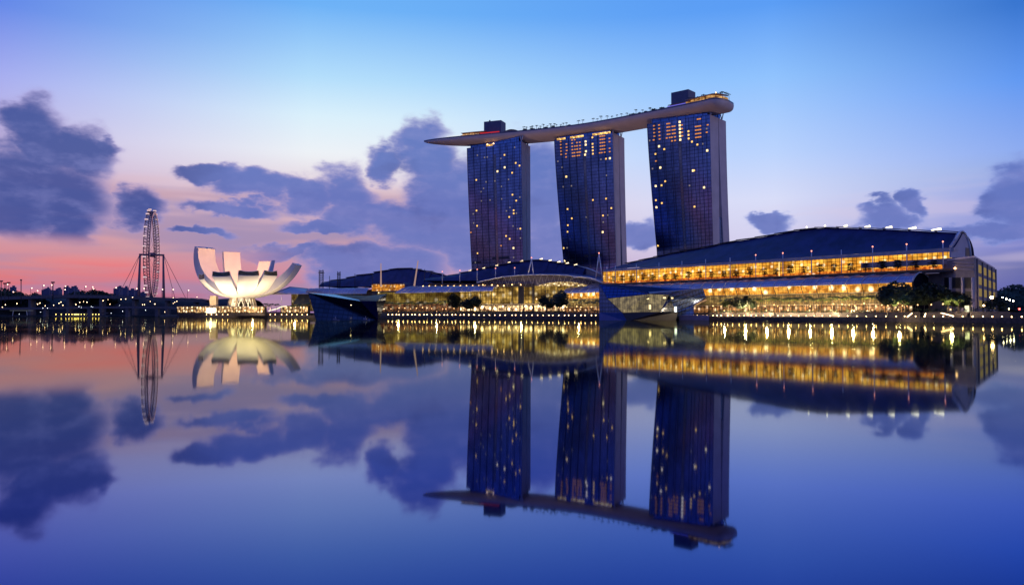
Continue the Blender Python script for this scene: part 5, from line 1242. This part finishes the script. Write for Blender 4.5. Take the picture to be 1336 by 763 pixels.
# second row of lamp standards, warm, then added path lamps
ps_ = lamp_proto('lamp_standard', 'warm globe lamp standard on the promenade before the shops', 'lamp standards before the shops', 3.6, 0.32, lamp_soft, 0.09)
k = 0; x = 232
while x < 1262:
    skip = 402 < x < 503 or 782 < x < 918
    if not skip:
        q = shore_at_px(x)
        if q is not None:
            d_ = Vector((q.x, q.y)).normalized(); p = Vector((q.x, q.y, 2.2 + 2.4)) + Vector((d_.x, d_.y, 0)) * (17 + (k % 3) * 5); plant(ps_, p, 0, random.uniform(.85, 1.25)); k += 1
    x += random.choice((5.5, 8, 11, 14, 9))
for x, Y, e in ((275, 760, 9000), (330, 755, 9000), (385, 735, 6000), (520, 668, 9000), (570, 640, 9000), (620, 614, 9000), (680, 580, 9000), (755, 546, 7000), (945, 462, 6000), (972, 450, 8000), (1000, 450, 8000), (1028, 436, 8000), (1056, 436, 8000), (1084, 420, 8000), (1112, 420, 8000), (1138, 402, 8000), (1172, 366, 3000), (1240, 348, 2500)):  # unseen lamps added to light the palms and small trees
    ld = bpy.data.lights.new('added_lamp_light', 'POINT'); ld.energy = e * (2.0 if x > 900 else 1.6); ld.color = (1, .72, .36); ld.shadow_soft_size = 0.6
    o = thing('added_path_lamp', 'added knee high path lamp lighting the palms from below', 'path lamp', (0, 0, 0), 0, 'added path lamps under the palms')
    p = hs(x, -21) if x > 900 and x < 1150 else ms(x, -19) if 500 < x < 780 else at(x, 400, Y); o.location = (p.x, p.y, 4.6); b = MB(); b.tube([(0, 0, 0), (0, 0, 1.1)], 0.12, 6); b.build('post', dark_metal, o, origin=0); b = MB(); b.lathe([(.3, 1.1), (.34, 1.35), (0, 1.5)], (0, 0, 0), 8); b.build('cap', lamp_soft, o, origin=0)
    l = bpy.data.objects.new('added_lamp_light', ld); COL.objects.link(l); l.parent = o; l.location = (0, -0.8, 1.9)
# right end: lamps on the road
def big_lamp(px, py, Y, h, hr, glow, label, group=None):
    o = thing('street_lamp', label, 'street lamp', (0, 0, 0), 0, group); p = at(px, py, Y); o.location = (p.x, p.y, p.z - h)
    b = MB(); b.tube([(0, 0, 0), (0, 0, h)], 0.12, 6); b.build('pole', dark_metal, o, origin=0); b = MB(); b.lathe([(0, -hr), (hr * .75, -hr * .6), (hr, 0), (hr * .75, hr * .6), (0, hr)], (0, 0, h), 10); b.build('lamp_head', glow, o, origin=0); return o
big_lamp(1294, 388, 380, 7, 0.75, emat('big_lamp_glow', (1, .6, .28), 40), 'brightest orange street lamp, right of the office block')
for k, (x, y) in enumerate(((1308, 388), (1313, 390), (1317.5, 391.5), (1322, 392.5))): big_lamp(x, y, 470 - 8 * k, 8, 0.42, lamp_white, 'white street lamp in the sloping row at the far right', 'white street lamps in a sloping row')
big_lamp(1330, 403, 420, 4, 0.5, lamp_red, 'red signal lamp at the far right edge of the shore')
big_lamp(1316, 403, 415, 3.2, 0.42, lamp_glow, 'small amber lamp left of the red signal lamp')
big_lamp(1283.5, 398.5, 372, 4, 0.45, lamp_glow, 'small amber lamp at the foot of the office block')
o = thing('lit_sign', 'upright glowing pale sign board at the foot of the office block', 'sign', (0, 0, 0)); p = at(1261.5, 401.5, 352); o.location = (p.x, p.y, 4.6)
b = MB(); b.box((0, 0, 1.6), 1.9, .3, 2.8); b.build('panel', emat('sign_glow', (1, .95, .6), 1.2), o, origin=0); b = MB(); b.box((0, .05, .1), 2.2, .5, .2); b.build('foot', dark_metal, o, origin=0)
o = thing('beam_sculpture', 'pair of slanted glowing bars on the quay at the right end', 'sculpture', (0, 0, 0)); p = shore_at_px(1186); o.location = p
for x0, y0, x1, y1 in ((1183.5, 413.5, 1190, 408.5), (1206, 413.5, 1207.8, 408.5)):
    q0, q1 = at(x0, y0, p.y), at(x1, y1, p.y); b = MB(); b.tube([q0, q1], 0.22, 6); b.build('bar', emat('bar_glow', (1, .72, .4), 6), o)
o = thing('stair_lights', 'short flight of lit steps down to the water at the right end', 'steps', (0, 0, 0)); p = shore_at_px(1236); o.location = p
for k in range(7):
    q = at(1229 + k * 2.3, 408.4 + k * 0.6, p.y + 3); b = MB(); b.box(q, 1.1, .25, .25); b.build('step_light', emat('step_glow', (1, .66, .36), 6), o)
# low walls, planters and hedges along the quay
hd = None
for k, (x0, x1, d0, h) in enumerate(((925, 1008, 13, 1.5), (1012, 1060, 13, 1.2), (1064, 1106, 13, 1.5), (1110, 1154, 12.5, 1.3), (1158, 1200, 12.5, 2.0), (1205, 1262, 12.5, 1.8), (1266, 1318, 10, 2.2), (510, 560, 13, 1.4), (565, 640, 13, 1.6), (645, 705, 13, 1.3), (710, 780, 13, 1.6), (232, 300, 13, 1.3), (306, 400, 13, 1.4))):
    pts0 = [shore_at_px(x0 + (x1 - x0) * j / 6) for j in range(7)]; pts0 = [p for p in pts0 if p]
    pts0 = [p + Vector((p.x, p.y, 0)).normalized() * d0 for p in pts0]; p1 = [p + Vector((0.3, 1.6, 0)) for p in pts0]
    o = thing('planter', 'low stone planter wall with clipped dark hedge along the promenade', 'planter', (pts0[0].x, pts0[0].y, 2.2), 0, 'planters along the promenade')
    b = MB(); b.prism([p for p in pts0] + p1[::-1], 2.0, 4.0 + h * .4); b.build('wall', grey_stone, o)
    b = MB(); rr = random.Random(k)
    L = sum((pts0[i + 1] - pts0[i]).length for i in range(len(pts0) - 1))
    for j in range(int(L * 9)):
        t = rr.random() * (len(pts0) - 1); i = int(t); c = pts0[i].lerp(pts0[i + 1], t - i) + Vector((.2, .8, 0)); c += Vector((rr.gauss(0, .3), rr.gauss(0, .4), 0)); c.z = 4.0 + h * .4 + rr.uniform(0, .9) * h
        d = Vector((rr.gauss(0, 1), rr.gauss(0, 1), rr.gauss(0, 1))).normalized(); e_ = d.orthogonal().normalized(); s = rr.uniform(.25, .5); b.face((c - d * s, c + e_ * s, c + d * s, c - e_ * s))
    b.build('hedge', leaf_dark, o)
# arcade pavilions by the museum and low shops
for k, (x0, x1, Y, h, lab) in enumerate(((231, 300, 792, 6.5, 'lit arcade of the promenade left of and below the museum'), (300, 345, 770, 6.0, 'lit arcade running below the museum to its right foot'), (366, 402, 760, 6.5, 'lit arcade between the museum and the dark pavilion'))):
    o = thing('arcade', lab, 'arcade', at((x0 + x1) / 2, 405, Y)); a, c = at(x0, 400, Y), at(x1, 400, Y - 8); a.z = c.z = 4.6; b = MB(); L = (c - a).length
    b.face((a, c, c + Vector((0, 0, h)), a + Vector((0, 0, h))), ((0, 0), (L, 0), (L, h), (0, h))); b.build('lit_front', lit_wall('arcade_glow_%d' % k, (1, .6, .24), 1.2, 3.0, h, hot=5, hots=2.0, dark=0.06, linew=0.22, low=(.5, .2, .06)), o)
    b = MB(); b.prism([a - Vector((0, 3, 0)), c - Vector((0, 3, 0)), c + Vector((0, 9, 0)), a + Vector((0, 9, 0))], 4.6 + h, 5.2 + h); b.build('roof', grey_stone, o)
    b = MB(); b.prism([a + Vector((0, .3, 0)), c + Vector((0, .3, 0)), c + Vector((0, 8, 0)), a + Vector((0, 8, 0))], 2, 4.6 + h); b.build('wall', dark_stone, o)
    for j in range(int(L / 6)):
        p = a.lerp(c, (j + .5) / int(L / 6)) - Vector((0, 2.4, 0)); b = MB(); b.tube([p, p + Vector((0, 0, h))], .3, 6); b.build('pillar', base_mat, o)
# canopy wing right of the museum
o = thing('mall_end_canopy', 'mauve canopy wing on a raking strut right of the museum', 'canopy', at(385, 400, 790))
b = MB(); q = [at(x, y, Y) for x, y, Y in ((352, 384.5, 800), (402, 383.5, 790), (402, 377, 812), (378, 374.5, 815))]; b.slab(q, .6, (0, .3, 1)); b.build('roof', can, o)
b = MB(); q = [at(x, y, 800) for x, y in ((382, 397), (404, 397), (404, 384), (390, 384))]; b.slab(q, 1, (0, 1, 0)); b.build('end_wall', pmat('olive_wall', (.2, .19, .12), .8), o)
b = MB(); b.tube([at(367, 396, 792), at(367, 384, 792)], .25, 5); b.build('post', white_metal, o)
o = thing('escalator_canopy', 'small bright sloping roof over steps between museum and dark pavilion', 'canopy', at(362, 404, 752))
b = MB(); b.tube([at(350, 405.6, 752), at(362, 402.6, 752), at(367, 400, 752), at(374, 399.4, 752)], .45, 5); b.build('lit_roof', emat('roof_edge_glow', (1, .85, .6), 1.6), o)
for x in (356, 368):
    b = MB(); p = at(x, 402, 752.5); b.tube([(p.x, p.y, 4.6), (p.x, p.y, p.z)], .18, 5); b.build('post', dark_metal, o)

# ------------------------------------------------------------------ small boats and buoys
hullm = pmat('boat_hull', (0.16, 0.17, 0.26), 0.4)
def boat(px, Y, L, label, name='small_boat', mat=hullm):
    p = at(px, 415, Y); o = thing(name, label, 'boat', (p.x, p.y, 0)); b = MB()
    def S(u, w):
        k = math.sin(math.pi * min(1, .12 + u * .88)) ** .5 if u > .5 else 1.0; y = (w - .5) * 2; hw = L * .16 * (k if u < 1 else .02)
        return Vector((L * (u - .5), hw * y, -0.2 + (.9 + .5 * u * u) * abs(y) ** 1.5 * L / 8))
    b.grid(S, 10, 8); b.build('hull', mat, o, origin=0)
    b = MB(); b.box((-L * .08, 0, L * .17), L * .38, L * .2, L * .16); b.box((-L * .08, 0, L * .26), L * .46, L * .25, L * .03); b.build('cabin', mat, o, origin=0)
    b = MB(); b.tube([(0, 0, L * .25), (0, 0, L * .5)], .06, 5); b.build('antenna', white_metal, o, origin=0); return o
boat(437.5, 440, 4.6, 'small grey boat moored under the left part of the dark pavilion')
boat(477, 445, 5.0, 'small grey boat moored under the right part of the dark pavilion')
boat(651, 560, 5.6, 'dark blue boat lying before the theatre quay', mat=pmat('boat_blue', (.02, .03, .09), .4))
boat(591, 560, 5.0, 'dark blue boat lying before the low mall quay', mat=pmat('boat_blue', (.02, .03, .09), .4))
boat(732, 548, 5.0, 'dark boat lying below the tallest tree', mat=pmat('boat_blue', (.02, .03, .09), .4))
